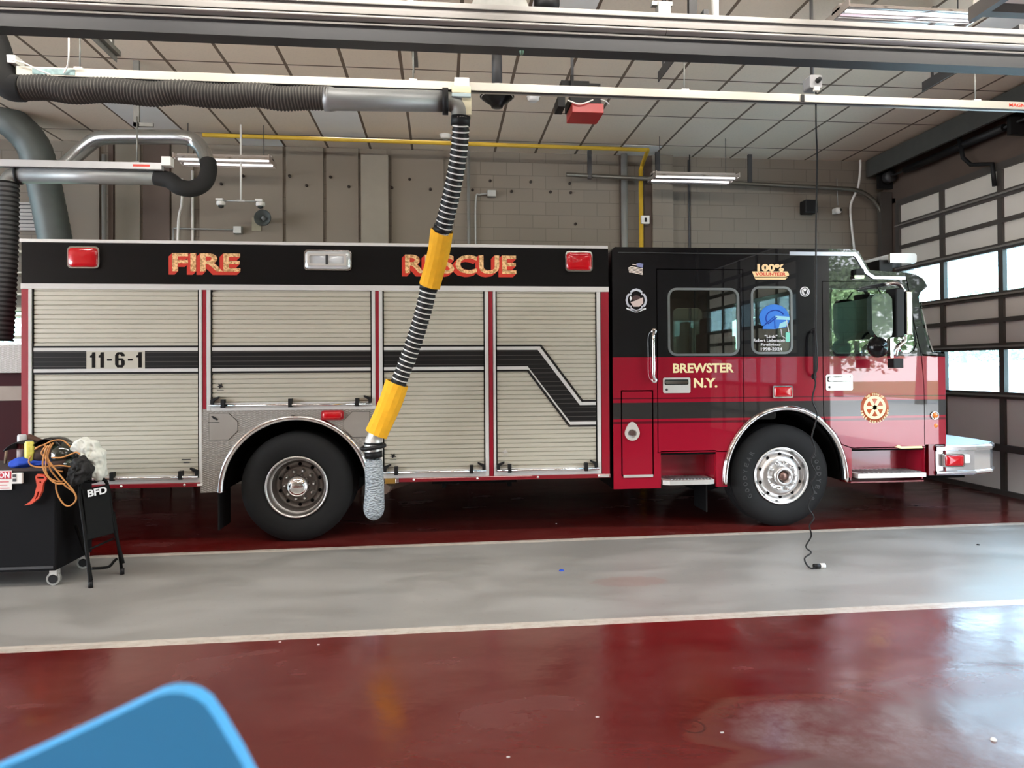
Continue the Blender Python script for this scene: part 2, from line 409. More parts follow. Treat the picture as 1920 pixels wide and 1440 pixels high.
# a ring left by a bucket
rx = math_(nt, 'SUBTRACT', X, FL(1298, 1362).x); ry = math_(nt, 'SUBTRACT', Y, FL(1298, 1362).y)
rr = math_(nt, 'SQRT', math_(nt, 'ADD', math_(nt, 'MULTIPLY', rx, rx), math_(nt, 'MULTIPLY', ry, ry)))
ring = math_(nt, 'MULTIPLY', smooth(nt, rr, .045, .053), smooth(nt, rr, .066, .057))
redc = mixc(nt, math_(nt, 'MULTIPLY', ring, .6), redc, (.06, .015, .015))
greyc = mixc(nt, smooth(nt, n2, .35, .7), (.25, .243, .225), (.305, .298, .28))
greyc = mixc(nt, math_(nt, 'MULTIPLY', smooth(nt, n3, .58, .72), .35), greyc, (.2, .18, .15))
sx2 = math_(nt, 'DIVIDE', math_(nt, 'SUBTRACT', X, FL(1180, 1090).x), .3); sy2 = math_(nt, 'DIVIDE', math_(nt, 'SUBTRACT', Y, FL(1180, 1090).y), .13)
sd = math_(nt, 'ADD', math_(nt, 'ADD', math_(nt, 'MULTIPLY', sx2, sx2), math_(nt, 'MULTIPLY', sy2, sy2)), math_(nt, 'MULTIPLY', math_(nt, 'SUBTRACT', n3, .5), 2))
greyc = mixc(nt, math_(nt, 'MULTIPLY', smooth(nt, sd, 1.1, .7), .3), greyc, (.25, .12, .09))
whitec = mixc(nt, smooth(nt, n3, .4, .75), (.55, .5, .44), (.42, .36, .3))
c = mixc(nt, grey, redc, greyc); c = mixc(nt, line, c, whitec); nt.links.new(c, b.inputs['Base Color'])
rg = math_(nt, 'ADD', math_(nt, 'ADD', .14, math_(nt, 'MULTIPLY', smooth(nt, n2, .3, .75), .16)), math_(nt, 'MULTIPLY', grey, .16))
nt.links.new(rg, b.inputs['Roughness']); b.inputs['Specular IOR Level'].default_value = .8
bump(nt, b, math_(nt, 'ADD', noise(nt, 5, 4), math_(nt, 'MULTIPLY', n3, .15)), .12, .02)
struct(MB().box(XL, XD+.2, YN, YB+.02, -.12, 0).build('floor', FLOOR))
# ceiling: lay-in tiles, sagging a little, with brown joints
CEILM, nt, b = newmat('ceiling_tiles')
tc = N(nt, 'ShaderNodeTexCoord'); sx = N(nt, 'ShaderNodeSeparateXYZ'); nt.links.new(tc.outputs['Object'], sx.inputs[0])
fx = math_(nt, 'FRACT', math_(nt, 'DIVIDE', math_(nt, 'ADD', math_(nt, 'SUBTRACT', sx.outputs['X'], .2), 62), .62))
fy = math_(nt, 'FRACT', math_(nt, 'DIVIDE', math_(nt, 'ADD', math_(nt, 'SUBTRACT', sx.outputs['Y'], 7.67), 46.2), 1.155))
def edge(v, w): return math_(nt, 'MAXIMUM', math_(nt, 'LESS_THAN', v, w), math_(nt, 'GREATER_THAN', v, 1-w))
joint = math_(nt, 'MAXIMUM', edge(fx, .028), edge(fy, .011))
cellx = math_(nt, 'FLOOR', math_(nt, 'DIVIDE', math_(nt, 'SUBTRACT', sx.outputs['X'], .2), .62)); celly = math_(nt, 'FLOOR', math_(nt, 'DIVIDE', math_(nt, 'SUBTRACT', sx.outputs['Y'], 7.67), 1.155))
cv = N(nt, 'ShaderNodeCombineXYZ'); nt.links.new(cellx, cv.inputs[0]); nt.links.new(celly, cv.inputs[1])
wn_ = N(nt, 'ShaderNodeTexWhiteNoise'); nt.links.new(cv.outputs[0], wn_.inputs['Vector'])
tcol = mixc(nt, wn_.outputs['Value'], (.72, .61, .48), (.8, .69, .56))
tcol = mixc(nt, math_(nt, 'MULTIPLY', smooth(nt, noise(nt, 45, 4), .45, .7), .15), tcol, (.52, .45, .37))
nt.links.new(mixc(nt, joint, tcol, (.16, .115, .08)), b.inputs['Base Color']); b.inputs['Roughness'].default_value = .95
hh = math_(nt, 'ADD', math_(nt, 'MULTIPLY', joint, -1), math_(nt, 'MULTIPLY', noise(nt, 60, 3), .15)); bump(nt, b, hh, .4, .01)
struct(MB().box(XL, XD+.2, YN, YB+.3, CEIL, CEIL+.12).build('ceiling', CEILM))
# walls
LIGHTP0 = mat('window_frame_paint', (.5, .47, .36), .5)
BLOCK, nt, b = newmat('painted_block_wall')
tc = N(nt, 'ShaderNodeTexCoord'); mp = N(nt, 'ShaderNodeMapping'); mp.inputs['Rotation'].default_value = (R(90), 0, 0); nt.links.new(tc.outputs['Object'], mp.inputs[0])
br = N(nt, 'ShaderNodeTexBrick'); nt.links.new(mp.outputs[0], br.inputs['Vector']); br.inputs['Scale'].default_value = 1
br.inputs['Brick Width'].default_value = .4; br.inputs['Row Height'].default_value = .2; br.inputs['Mortar Size'].default_value = .005
br.inputs['Color1'].default_value = (.225, .19, .15, 1); br.inputs['Color2'].default_value = (.21, .177, .14, 1); br.inputs['Mortar'].default_value = (.14, .118, .095, 1)
nn = noise(nt, 1.2, 4, None, .5)
nt.links.new(mixc(nt, math_(nt, 'MULTIPLY', nn, .35), br.outputs['Color'], (.15, .13, .108)), b.inputs['Base Color']); b.inputs['Roughness'].default_value = .75
bump(nt, b, math_(nt, 'ADD', math_(nt, 'MULTIPLY', br.outputs['Fac'], -1), math_(nt, 'MULTIPLY', noise(nt, 90, 3), .2)), .35, .01)
PLAST = mat('painted_wall_panel', (.2, .168, .132), .75, var=.1, vscale=1.5, bmp=.15, bscale=70)
LIGHTP = mat('pilaster_paint', (.25, .22, .18), .7, var=.08)
DWALL = mat('brown_wall_paint', (.1, .07, .055), .7, var=.2, vscale=2)
wx0, wx1, wz0, wz1 = -7.4, P(46, 610, YB).x+.02, 1.1, P(30, 583, YB).z
struct(MB().plate([(XL, 0), (XD+.2, 0), (XD+.2, CEIL), (XL, CEIL)], YB, YB+.25, holes=[[(wx0, wz0), (wx1, wz0), (wx1, wz1), (wx0, wz1)]]).build('wall_back', BLOCK))
wf = struct(MB().plate([(wx0-.05, wz0-.05), (wx1+.05, wz0-.05), (wx1+.05, wz1+.05), (wx0-.05, wz1+.05)], YB-.03, YB+.02, holes=[[(wx0, wz0), (wx1, wz0), (wx1, wz1), (wx0, wz1)]]).box(wx0, wx1, YB+.05, YB+.08, P(30, 632, YB).z-.02, P(30, 632, YB).z+.02).box(wx0, wx1, YB-.01, YB+.08, P(30, 592, YB).z-.015, P(30, 592, YB).z+.015).build('window_1', LIGHTP0))
MB().box(wx0, wx1, YB+.1, YB+.105, wz0, wz1).build('window_pane', DGLASS, wf)
struct(MB().box(XL, XD+.2, YN-.25, YN, 0, CEIL).build('wall_near', PLAST))
# right wall: header above the doors and the piers
w = MB(); w.box(XD, XD+.3, YN, YB, 4.22, CEIL); w.box(XD, XD+.3, 10.2, YB, 0, 4.3); w.box(XD, XD+.3, 4.3, 4.95, 0, 4.3); w.box(XD, XD+.3, .4, 1.0, 0, 4.3); w.box(XD, XD+.3, YN, -4.4, 0, 4.3)
struct(w.build('wall_right', DWALL))
w = MB(); w.box(XL-.3, XL, YN, YB, 4.2, CEIL); w.box(XL-.3, XL, 9.9, YB, 0, 4.3); w.box(XL-.3, XL, 4.3, 4.95, 0, 4.3); w.box(XL-.3, XL, YN, -4.6, 0, 4.3)
struct(w.build('wall_left', DWALL))
# back wall relief: panels, pilasters and seams left of the yellow pipe
def wallrect(x0, x1, name, m, d=.06, z1=None, z0=0.0):
    a = P(x0, 380, YB-d).x; c_ = P(x1, 380, YB-d).x
    return struct(MB().box(a, c_, YB-d, YB, z0, z1 or CEIL-.01).build(name, m))
wallrect(677, 728, 'trim_1', LIGHTP, .16, z1=P(700, 290, YB-.16).z)
t = 2
for x0, x1, m in ((118, 186, PLAST), (203, 212, DWALL), (216, 262, LIGHTP), (268, 318, DWALL), (322, 362, PLAST), (374, 530, PLAST), (536, 606, PLAST), (612, 672, PLAST), (734, 832, PLAST)):
    wallrect(x0, x1, 'trim_%d' % t, m, .045); t += 1
wallrect(1162, 1176, 'trim_%d' % t, DWALL, .03); t += 1
wallrect(1208, 1222, 'trim_%d' % t, DWALL, .05); t += 1
wallrect(1224, 1262, 'trim_%d' % t, BLOCK, .1); t += 1
for px in (1292,):
    a = P(px, 380, YB-.02).x; struct(MB().box(a-.012, a+.012, YB-.02, YB, 0, 4.9).build('trim_%d' % t, DARK)); t += 1
# bolts left in the wall
BOLT = mat('dark_bolt', (.03, .022, .018), .8)
k = 0
for px, py in ((415, 345), (456, 330), (543, 330), (575, 348), (620, 332), (654, 350), (735, 352), (768, 336), (807, 355), (886, 356), (919, 339), (959, 359), (995, 341), (1032, 360), (1068, 344), (1070, 361), (1079, 420), (508, 473)):
    yy = YB-.045 if px < 840 else YB
    q = P(px, py, yy-.01)
    o = MB().lathe([(0, -.02), (.02, -.018), (.022, 0), (.022, .012)], (q.x, yy-.012, q.z), n=10).build('wall_bolt', BOLT)
    tag(o, 'small dark bolt stub on the beige back wall', 'bolt', 'bolt stubs scattered over the back wall')

# ---- the far bay's closed sectional door
PANEL = mat('door_panel_paint', (.62, .57, .5), .6, var=.05, vscale=3)
nt = PANEL.node_tree; pb = nt.nodes['Principled BSDF']; po = [n for n in nt.nodes if n.type == 'OUTPUT_MATERIAL'][0]
tl = N(nt, 'ShaderNodeBsdfTranslucent'); tl.inputs['Color'].default_value = (.95, .95, 1, 1); ms = N(nt, 'ShaderNodeMixShader'); ms.inputs[0].default_value = .05
nt.links.new(pb.outputs[0], ms.inputs[1]); nt.links.new(tl.outputs[0], ms.inputs[2]); nt.links.new(ms.outputs[0], po.inputs[0])
RAILM = mat('door_rail_bronze', (.075, .066, .06), .5, metal=.2, var=.1)
RAILS = mat('door_rail_silver', (.32, .3, .28), .35, metal=.6)
dY0, dY1 = 5.0, 10.18
door = struct(thing('door_1', 'closed sectional bay door with two window rows at the right', 'door', (XD, 7.6, 0))); 
del door['label']; del door['category']
mull = [10.18, 9.2, 8.16, 7.12, 6.08, 5.04]
rails = [.02, .60, 1.27, 1.90, 2.24, 2.56, 3.17, 3.5, 3.84, 4.2]
for i in range(len(rails)-1):
    z0, z1 = rails[i], rails[i+1]; win = i in (2, 5)
    if win:
        for a, c_ in zip(mull, mull[1:]):
            MB().box(XD+.05, XD+.056, c_+.03, a-.03, z0+.035, z1-.035).build('door_pane', DGLASS, door)
    else: MB().box(XD+.03, XD+.05, dY0, dY1, z0, z1).build('door_section', PANEL, door)
for i, z in enumerate(rails):
    h = .028 if i in (4, 7) else .045
    MB().box(XD-.005, XD+.06, dY0, dY1, z-h, z+h).build('door_rail', RAILM, door)
    if i in (2, 3, 6, 5, 8): MB().box(XD-.035, XD-.005, dY0, dY1, z-.012, z+.012).build('door_strut', RAILS, door)
for y in mull[1:-1]:
    MB().box(XD-.002, XD+.06, y-.04, y+.04, .02, 4.2).build('door_stile', RAILM, door)
for y in (dY0+.03, dY1-.03): MB().box(XD-.01, XD+.06, y-.04, y+.04, .02, 4.2).build('door_stile', RAILM, door)
a_ = PX(1835, 250, XD-.15)
MB().tube([(XD-.2, 8.6, 4.75), (XD-.18, 8.55, 4.42), (XD-.15, 8.45, 4.3), (XD-.06, 8.2, 4.24), (XD-.05, 8.18, 3.95)], .028).build('door_arm', BLACK, door)
# spring shaft, drums and header brackets above it
sp = thing('door_spring_shaft', 'black torsion spring shaft above the closed bay door', 'door spring', (6.92, 7.6, 4.62))
MB().tube([(6.95, 5.0, 4.6), (6.95, 10.3, 4.6)], .016).build('shaft', DARK, sp)
MB().tube([(6.95, 7.9, 4.6), (6.95, 9.75, 4.6)], .05).build('torsion_spring', BLACK, sp)
MB().lathe([(0, -.05), (.09, -.05), (.075, 0), (.09, .05), (0, .05)], (6.95, 10.12, 4.6)).build('cable_drum', DARK, sp)
MB().box(6.86, 7.09, 7.7, 7.76, 4.45, 4.8).build('bracket', BLACK, sp); MB().box(6.86, 7.09, 10.24, 10.3, 4.45, 4.8).build('bracket', BLACK, sp)
HDR = mat('header_steel', (.06, .062, .058), .6, var=.2)
tag(MB().box(6.75, 6.8, 4.9, 10.4, 4.66, 4.93).box(6.8, 6.98, 4.9, 10.4, 4.9, 4.93).build('header_beam', HDR), 'dark steel header angle under the ceiling over the bay door', 'beam')
# the curved track of that door, along the back wall
trk = thing('door_track', 'brown steel door track curving up along the back wall', 'door track', (6.9, 10.2, 0))
path = [(6.98, 10.3, .02), (6.98, 10.3, 3.7)]
for i in range(9):
    a = R(90*i/8); path.append((6.38+.6*math.cos(a), 10.3, 3.85+.6*math.sin(a)))
xe = P(1062, 297, 10.2).x
path.append((xe, 10.25, 4.56))
m_ = MB(); pts = [Vector(p) for p in path]
m_.tube(pts, .035, n=6); m_.build('rail', mat('track_galvanised', (.13, .12, .1), .45, metal=.6), trk)
MB().box(6.9, 7.08, 10.25, 10.35, .02, 4.4).build('jamb_angle', RAILM, trk)
for px in (1105, 1232, 1405):
    q = P(px, 300, 10.25); MB().box(q.x-.03, q.x+.03, 10.22, 10.26, 4.5, 4.93).build('hanger', DARK, trk)

# ---- the near bay's open doorway with its door stored overhead
od = struct(thing('door_2', 'open bay door', 'door', (5, 2, 4))); del od['label']; del od['category']
for i in range(6):
    x0 = 3.5+i*.62
    MB().box(x0, x0+.6, 1.0, 4.22, 4.02, 4.06).build('door_section', PANEL, od)
    MB().box(x0-.02, x0+.03, 1.0, 4.24, 3.93, 4.02).build('door_rail', RAILM, od)
for y in (4.2, 3.2, 2.2, 1.2): MB().box(3.5, 7.1, y-.04, y+.03, 3.96, 4.03).build('door_stile', RAILM, od)
d4 = struct(thing('door_4', 'bay door', 'door', (XD, -2, 0))); del d4['label']; del d4['category']
for i in range(len(rails)-1):
    z0, z1 = rails[i], rails[i+1]
    if i in (2, 5): MB().box(XD+.05, XD+.056, -4.4, .4, z0, z1).build('door_pane', DGLASS, d4)
    else: MB().box(XD+.03, XD+.05, -4.4, .4, z0, z1).build('door_section', PANEL, d4)
    MB().box(XD-.005, XD+.06, -4.4, .4, z0-.04, z0+.04).build('door_rail', RAILM, d4)
for y in (-4.3, -3.35, -2.4, -1.45, -.5, .36): MB().box(XD-.002, XD+.062, y-.04, y+.04, .02, 4.2).build('door_stile', RAILM, d4)
# left end doors: sections with windows, daylight behind
dl = struct(thing('door_3', 'rear bay door', 'door', (XL, 7.5, 0))); del dl['label']; del dl['category']
for z0, z1, win in ((.02, .65, 0), (.65, 1.3, 0), (1.3, 1.95, 1), (1.95, 2.6, 1), (2.6, 3.2, 0), (3.2, 3.8, 1), (3.8, 4.2, 0)):
    if not win: MB().box(XL-.05, XL-.02, 4.95, 9.9, z0, z1).build('door_section', PANEL, dl)
    else: MB().box(XL-.04, XL-.035, 4.95, 9.9, z0, z1).build('door_pane', DGLASS, dl)
    MB().box(XL-.06, XL+.02, 4.95, 9.9, z0-.04, z0+.04).build('door_rail', RAILM, dl)
for y in (9.8, 8.6, 7.4, 6.2, 5.0): MB().box(XL-.06, XL+.01, y-.04, y+.04, .02, 4.2).build('door_stile', RAILM, dl)

# ---- replaced (whiter) ceiling tiles, as individual lay-in panels
TILE = mat('new_ceiling_tile', (.8, .79, .76), .9, var=.03)
def ctile(px, py, lab, w=.6, d=1.12, half=False):
    q = FL(px, py, CEIL); i = math.floor((q.x-.2)/.62); j = math.floor((q.y-7.67)/1.155)
    x0 = .2+i*.62+.015; y0 = 7.67+j*1.155+.015; y1 = min(y0+1.125, YB-.02)
    tag(MB().box(x0, x0+.59, y0, y1, CEIL-.006, CEIL+.004).build('ceiling_tile', TILE), lab, 'ceiling tile', 'whiter replacement ceiling tiles')
ctile(640, 230, 'pale replacement ceiling tile behind the grey exhaust duct')
ctile(290, 215, 'pale replacement ceiling tile above the looped silver duct')
ctile(490, 268, 'pale ceiling tile at the wall by the thin white camera pole')
ctile(1185, 287, 'pale ceiling tile at the wall behind the yellow pipe elbow')
ctile(1085, 10, 'pale ceiling tile above the long silver beam, top centre')
ctile(1860, 45, 'pale ceiling tile right of the upper fluorescent fixture')

# ================================================================= RESCUE TRUCK
YT = TY; YE = 9.26
truck = thing('rescue_truck', 'long red and black rescue truck with white roller shutters parked across the bay', 'fire truck', (0.8, 8.03, 0))
def sp_(u0, v0): return lambda u, v, t: (u0+u, YT-.012-t, v0+v)
# --- body shell
bs = MB()
bs.box(-3.83, 1.66, YT+.06, YE, 1.27, 2.83).box(-3.83, -2.2, YT+.06, YE, .58, 1.27).box(-.62, 1.66, YT+.06, YE, .58, 1.27)
bs.box(-3.83, 1.66, YE-.06, YE, .58, 1.3)
body = bs.build('body', RED, truck)
xs = [SR(40, 540, 63, 900)[0]]
def sx_(px, py=700): return S(px, py)[0]
HZ0, HZ1 = 2.412, 2.462
BLEFT = sx_(40); BRIGHT = sx_(1142)
MB().box(BLEFT, BRIGHT, YT-.012, YT+.08, HZ0, HZ1).build('header_strip', WALU, truck, label='white aluminium strip above the shutters')
fas = MB(); fas.plate(rrect(BLEFT, BRIGHT, HZ1, 2.845, .012), YT, YT+.07); fas.box(BLEFT, BLEFT+.07, YT+.07, YE, HZ1, 2.845)
fascia = fas.build('upper_fascia', BLACKP, truck, label='glossy black fascia carrying the lettering')
MB().box(BLEFT-.01, BRIGHT-.005, YT-.015, YT+.1, 2.843, 2.873).box(BLEFT-.01, BRIGHT-.005, YT+.1, YE+.01, 2.845, 2.865).build('roof_edge', WALU, truck, bevel=.004)
MB().box(BLEFT+.08, BRIGHT-.01, YT+.11, YE-.02, 2.832, 2.846).build('bounce_sheet', WALU, truck)  # unseen bright sheet, added to bounce lamp light onto the ceiling
# pillars (red), frames (aluminium), shutters
for a, c_ in ((40, 54), (380, 387), (704, 711), (917, 924), (1127.5, 1142)):
    zb = 1.29 if a == 704 else .59
    MB().box(sx_(a), sx_(c_), YT-.002, YT+.08, .6 if a not in (704, 380) else 1.285, HZ0).build('pillar', RED, truck)
MB().box(sx_(387), sx_(388), YT+.02, YT+.08, 1.28, HZ0).build('pillar', RED, truck)
def shutter(pa, pb, pc, pd, zb, label, brackets, barz):
    # pa..pd photo columns: frame outer left, curtain left, curtain right, frame outer right
    a, b0, c0, d = (sx_(v) for v in (pa, pb, pc, pd))
    sh = bpy.data.objects.new('roller_shutter', None); COL.objects.link(sh); sh.parent = truck; sh.location = Vector(((a+d)/2, YT, zb))-Vector(truck.location); sh['label'] = label
    fr = MB(); z0 = zb-.075
    fr.box(a, b0-.012, YT-.01, YT+.06, z0, HZ0).box(c0+.012, d, YT-.01, YT+.06, z0, HZ0).box(a, d, YT-.008, YT+.06, z0, zb)
    fr.build('shutter_frame', WALU, sh, bevel=.003)
    MB().box(b0-.014, b0, YT+.0, YT+.05, zb, HZ0).build('brush_seal', SEAMM, sh); MB().box(c0, c0+.014, YT+.0, YT+.05, zb, HZ0).build('brush_seal', SEAMM, sh)
    cu = MB(); rows = []; z = zb; pitch = .0435; n = int((HZ0-zb)/pitch)+1
    prof = []
    for i in range(n):
        zz = i*pitch+math.floor(zb/pitch)*pitch
        for dz, dy in ((0, .016), (.0035, .0155), (.0065, .005), (.04, .005), (.0425, .012)):
            q = min(max(zz+dz, zb), HZ0); prof.append((q, YT+dy))
    cu.grid([[(b0, y, zz) for zz, y in prof], [(c0, y, zz) for zz, y in prof]], smooth=False)
    cu.box(b0, c0, YT+.02, YT+.04, zb, HZ0)
    cu.build('curtain', SLAT, sh)
    bar = bpy.data.objects.new('lift_bar', None); COL.objects.link(bar); bar.parent = sh; bar.location = Vector(((a+d)/2, YT-.03, barz))-world_loc(sh)
    bm_ = MB(); bm_.tube([(a+.03, YT-.035, barz), (d-.03, YT-.035, barz)], .011)
    for px in brackets:
        x = sx_(px, 880); bm_.box(x-.016, x+.016, YT-.045, YT+.01, barz-.022, barz+.055)
    bar_o = bm_; bpy.data.objects.remove(bar)
    lb = MB().tube([(a+.03, YT-.035, barz), (d-.03, YT-.035, barz)], .011).build('lift_bar', CHROME, sh)
    for px in brackets:
        x = sx_(px, 880); MB().box(x-.017, x+.017, YT-.048, YT+.01, barz-.022, barz+.058).build('bar_bracket', BLACK, sh)
    for x, s in ((b0+.01, 1), (c0-.01, -1)):
        MB().plate([(x-.02*s, barz-.01), (x-.02*s, barz+.05), (x, barz+.065), (x+.055*s, barz+.085), (x+.055*s, barz+.07), (x+.01*s, barz+.04), (x+.01*s, barz-.01)][::s], YT-.03, YT+.005).build('catch', BLACK, sh)
    return sh, b0, c0
zd1 = S(215, 899)[1]; 
sh1, l1, r1 = shutter(54, 63, 371, 379, .672, 'rearmost roller shutter with the unit number', (213, 341), .655)
sh2, l2, r2 = shutter(388, 398, 695, 704, 1.345, 'short roller shutter above the rear wheel', (420, 546, 671), 1.32)
sh3, l3, r3 = shutter(711, 720, 907, 916, .672, 'roller shutter behind the hanging hose', (743, 884), .655)
sh4, l4, r4 = shutter(925, 932, 1117, 1126, .672, 'roller shutter with the stripe stepping down', (955, 1098), .655)
ys0, ys1 = YT-.003, YT+.004
def zpx(x, y): return S(x, y)[1]
def hstripe(sh, a, c_, z0, z1): MB().box(a, c_, ys0, YT+.004, z0, z1).build('stripe', STRIPE, sh)
ZT = (zpx(560, 648.5), zpx(560, 651.5)); ZM = (zpx(560, 689), zpx(560, 658)); ZB = (zpx(560, 697.5), zpx(560, 694))
T1 = (1.868, 1.886); M_ = (1.672, 1.836); B1 = (1.622, 1.641)
wh = WALU
for sh, a, c_ in ((sh1, l1, r1), (sh2, l2, r2), (sh3, l3, r3)):
    hstripe(sh, a, c_, *T1); hstripe(sh, a, c_, *B1)
    MB().box(a, c_, ys0+.001, YT+.004, M_[1], T1[0]).box(a, c_, ys0+.001, YT+.004, B1[1], M_[0]).build('stripe_border', WALU, sh)
hstripe(sh1, l1, sx_(162), *M_); hstripe(sh1, sx_(272), r1, *M_)
hstripe(sh2, l2, r2, *M_); hstripe(sh3, l3, r3, *M_)
MB().box(sx_(162), sx_(272), ys0+.001, YT+.004, M_[0], M_[1]).build('number_plate', SLAT, sh1)
def digit1(px0, px1):
    a, c_ = sx_(px0, 675), sx_(px1, 675); w = c_-a; zb_, zt_ = 1.682, 1.826
    return [(a+w*.35, zb_), (a+w*.35, zb_+.094), (a, zb_+.094), (a, zb_+.112), (a+w*.3, zb_+.118), (a+w*.42, zt_), (c_, zt_), (c_, zb_)]
for d0, d1 in ((169, 179), (185, 195), (256, 266)): MB().plate(digit1(d0, d1), ys0-.001, YT+.003).build('unit_number', BLACKP, sh1)
for d0, d1 in ((201, 210), (240, 249)): MB().box(sx_(d0), sx_(d1), ys0-.001, YT+.003, 1.746, 1.764).build('unit_number', BLACKP, sh1)
a, c_ = sx_(216), sx_(234); cm_ = (a+c_)/2
MB().plate([(a, 1.71), (a+.02, 1.682), (c_-.02, 1.682), (c_, 1.71), (c_, 1.745), (c_-.02, 1.77), (cm_-.012, 1.77), (cm_-.012, 1.8), (cm_-.004, 1.808), (cm_+.008, 1.8), (cm_+.01, 1.788), (c_, 1.788), (c_, 1.805), (c_-.022, 1.826), (a+.022, 1.826), (a, 1.8)], ys0-.001, YT+.003, holes=[[(cm_-.012, 1.708), (cm_+.012, 1.708), (cm_+.012, 1.748), (cm_-.012, 1.748)]]).build('unit_number', BLACKP, sh1)
# stepped stripe on the fourth shutter
def S4(x, y): return S(x, y)
up = [(l4, None)]
xa, xb = S(1013, 650)[0], S(1092, 752)[0]           # outer line bends
def poly(x1, zt, x2, zb, th, dx): 
    return [(l4, zt), (x1, zt), (x2, zb), (r4, zb), (r4, zb-th), (x2-dx, zb-th), (x1-dx, zt-th), (l4, zt-th)]
lo = S(1092, 750)[1]
zdrop = T1[1]-lo
MB().plate(poly(S(1015, 648)[0], T1[1], S(1093, 749)[0], T1[1]-zdrop, .018, .012), ys0, YT+.004).build('stripe', STRIPE, sh4)
MB().plate(poly(S(1012, 652)[0], T1[0], S(1090, 753)[0], T1[0]-zdrop, .034, .022), ys0+.001, YT+.004).build('stripe_border', WALU, sh4)
MB().plate(poly(S(1008, 657)[0], M_[1], S(1087, 759)[0], M_[1]-zdrop, .164, .1), ys0, YT+.004).build('stripe', STRIPE, sh4)
MB().plate(poly(S(995, 687)[0], M_[0], S(1073, 789)[0], M_[0]-zdrop, .034, .022), ys0+.001, YT+.004).build('stripe_border', WALU, sh4)
MB().plate(poly(S(991, 693)[0], B1[1], S(1069, 795)[0], B1[1]-zdrop, .019, .014), ys0, YT+.004).build('stripe', STRIPE, sh4)
# small stickers near shutter bottoms
for sh, px, py in ((sh2, 413, 725), (sh3, 737, 856), (sh4, 947, 848)):
    x, z = S(px, py); m_ = MB()
    m_.plate([(x-.03, z), (x-.01, z+.012), (x-.02, z+.028), (x, z+.018), (x+.012, z+.032), (x+.014, z+.01), (x+.032, z-.004), (x+.01, z-.004), (x-.012, z-.02), (x-.01, z-.002)], YT-.001, YT+.006)
    m_.box(x-.03, x+.03, YT-.001, YT+.006, z-.034, z-.03); m_.build('pinch_warning_sticker', BLACK if sh is not sh4 else ALU, sh)
x, z = S(349, 862); MB().box(x-.04, x+.04, YT-.001, YT+.006, z, z+.006).box(x-.025, x+.03, YT-.001, YT+.006, z-.03, z-.02).build('maker_sticker', DARK, sh1)
# rub rail
MB().box(BLEFT, sx_(377, 905), YT-.03, YT+.04, .56, .6).build('rub_rail', DRED, truck, bevel=.006)
MB().box(sx_(748, 900), BRIGHT, YT-.03, YT+.04, .56, .6).build('rub_rail', DRED, truck, bevel=.006)
for px in (230, 348, 776, 895, 1008, 1122):
    x = sx_(px, 905); MB().lathe([(0, -.008), (.009, -.006), (.012, 0)], (x, YT-.03, .582), n=12).build('rub_rail_bolt', ALU, truck)
MB().box(sx_(1120, 900), sx_(1141, 900), YT-.034, YT-.03, .568, .592).build('reflector', ALU, truck)
MB().box(sx_(372, 905), sx_(380, 905), YT-.034, YT-.0, .57, .59).build('reflector', WHITE, truck)
a, b0, _, _ = SR(722, 895, 748, 905)
MB().box(a, b0-.03, YT-.04, YT, .55, .6).build('running_board_lamp', mat('dull_amber', (.25, .13, .02), .4), truck, bevel=.005)
MB().box(b0-.03, b0, YT-.04, YT, .555, .598).build('end_cap', CHROME, truck, bevel=.005)
# fender panel with arch
RWX, RWZ = -1.39, .505; RO, RI = .715, .665
fx0, fx1 = sx_(376, 850), sx_(712, 850)
arc = [(RWX+RI*math.cos(R(180-180*i/32)), RWZ+RI*math.sin(R(180-180*i/32))) for i in range(33)]
outer = [(fx0, .50), (fx0, 1.285), (fx1, 1.285), (fx1, .50)]+arc[::-1]
fend = MB().plate([(p[0], p[1]) for p in outer], YT-.004, YT+.04).build('fender_panel', TREAD, truck, label='tread plate fender panel over the rear wheel')
def archtrim(cx, cz, ro, ri, roz, riz, zb, name='wheel_arch_trim', m=CHROME):
    rows = []
    for i in range(-2, 43):
        t = R(180-180*max(0, min(40, i))/40); zz = 0
        ca, sa = math.cos(t), math.sin(t); row = []
        for k in range(7):
            f = k/6; r1, r2 = ri+(ro-ri)*f, riz+(roz-riz)*f
            z = cz+r2*sa
            if i < 0 or i > 40: z = zb
            row.append((cx+r1*ca, YT-.008-.03*math.sin(PI*f)**.6, z))
        row.append((row[-1][0], YT+.04, row[-1][2])); row.insert(0, (row[0][0], YT+.06, row[0][2]))
        rows.append(row)
    return MB().grid(rows).build(name, m, truck)
archtrim(RWX, RWZ, .722, .66, .722, .66, .50)
def oct_(x0, x1, z0, z1, s):
    c_ = .33*(z1-z0)
    if s < 0: return [(x0, z0), (x0, z1), (x1-c_, z1), (x1, z1-c_), (x1, z0+c_), (x1-c_, z0)]
    return [(x1, z0), (x1, z1), (x0+c_, z1), (x0, z1-c_), (x0, z0+c_), (x0+c_, z0)]
for (q, s, nm) in ((SR(393, 775, 446, 824), -1, 'fuel_door'), (SR(645, 772, 693, 819), 1, 'access_door')):
    pl = oct_(q[0], q[1], q[2], q[3], s)
    cxm = (q[0]+q[1])/2; czm = (q[2]+q[3])/2
    MB().plate([(cxm+(p[0]-cxm)*1.025, czm+(p[1]-czm)*1.025) for p in pl], YT-.007, YT).build('door_gasket', SEAMM, truck)
    o = MB().plate(pl, YT-.012, YT).build(nm, PLATEM, truck)
    if s < 0:
        x, z = S(403, 784); MB().plate([(x-.03, z+.02), (x-.01, z+.02), (x+.03, z-.008), (x+.025, z-.02), (x-.005, z-.008)], YT-.018, YT-.01).box(x-.06, x+.045, YT-.0135, YT-.01, z-.04, z-.036).build('marking', BLACK, o)
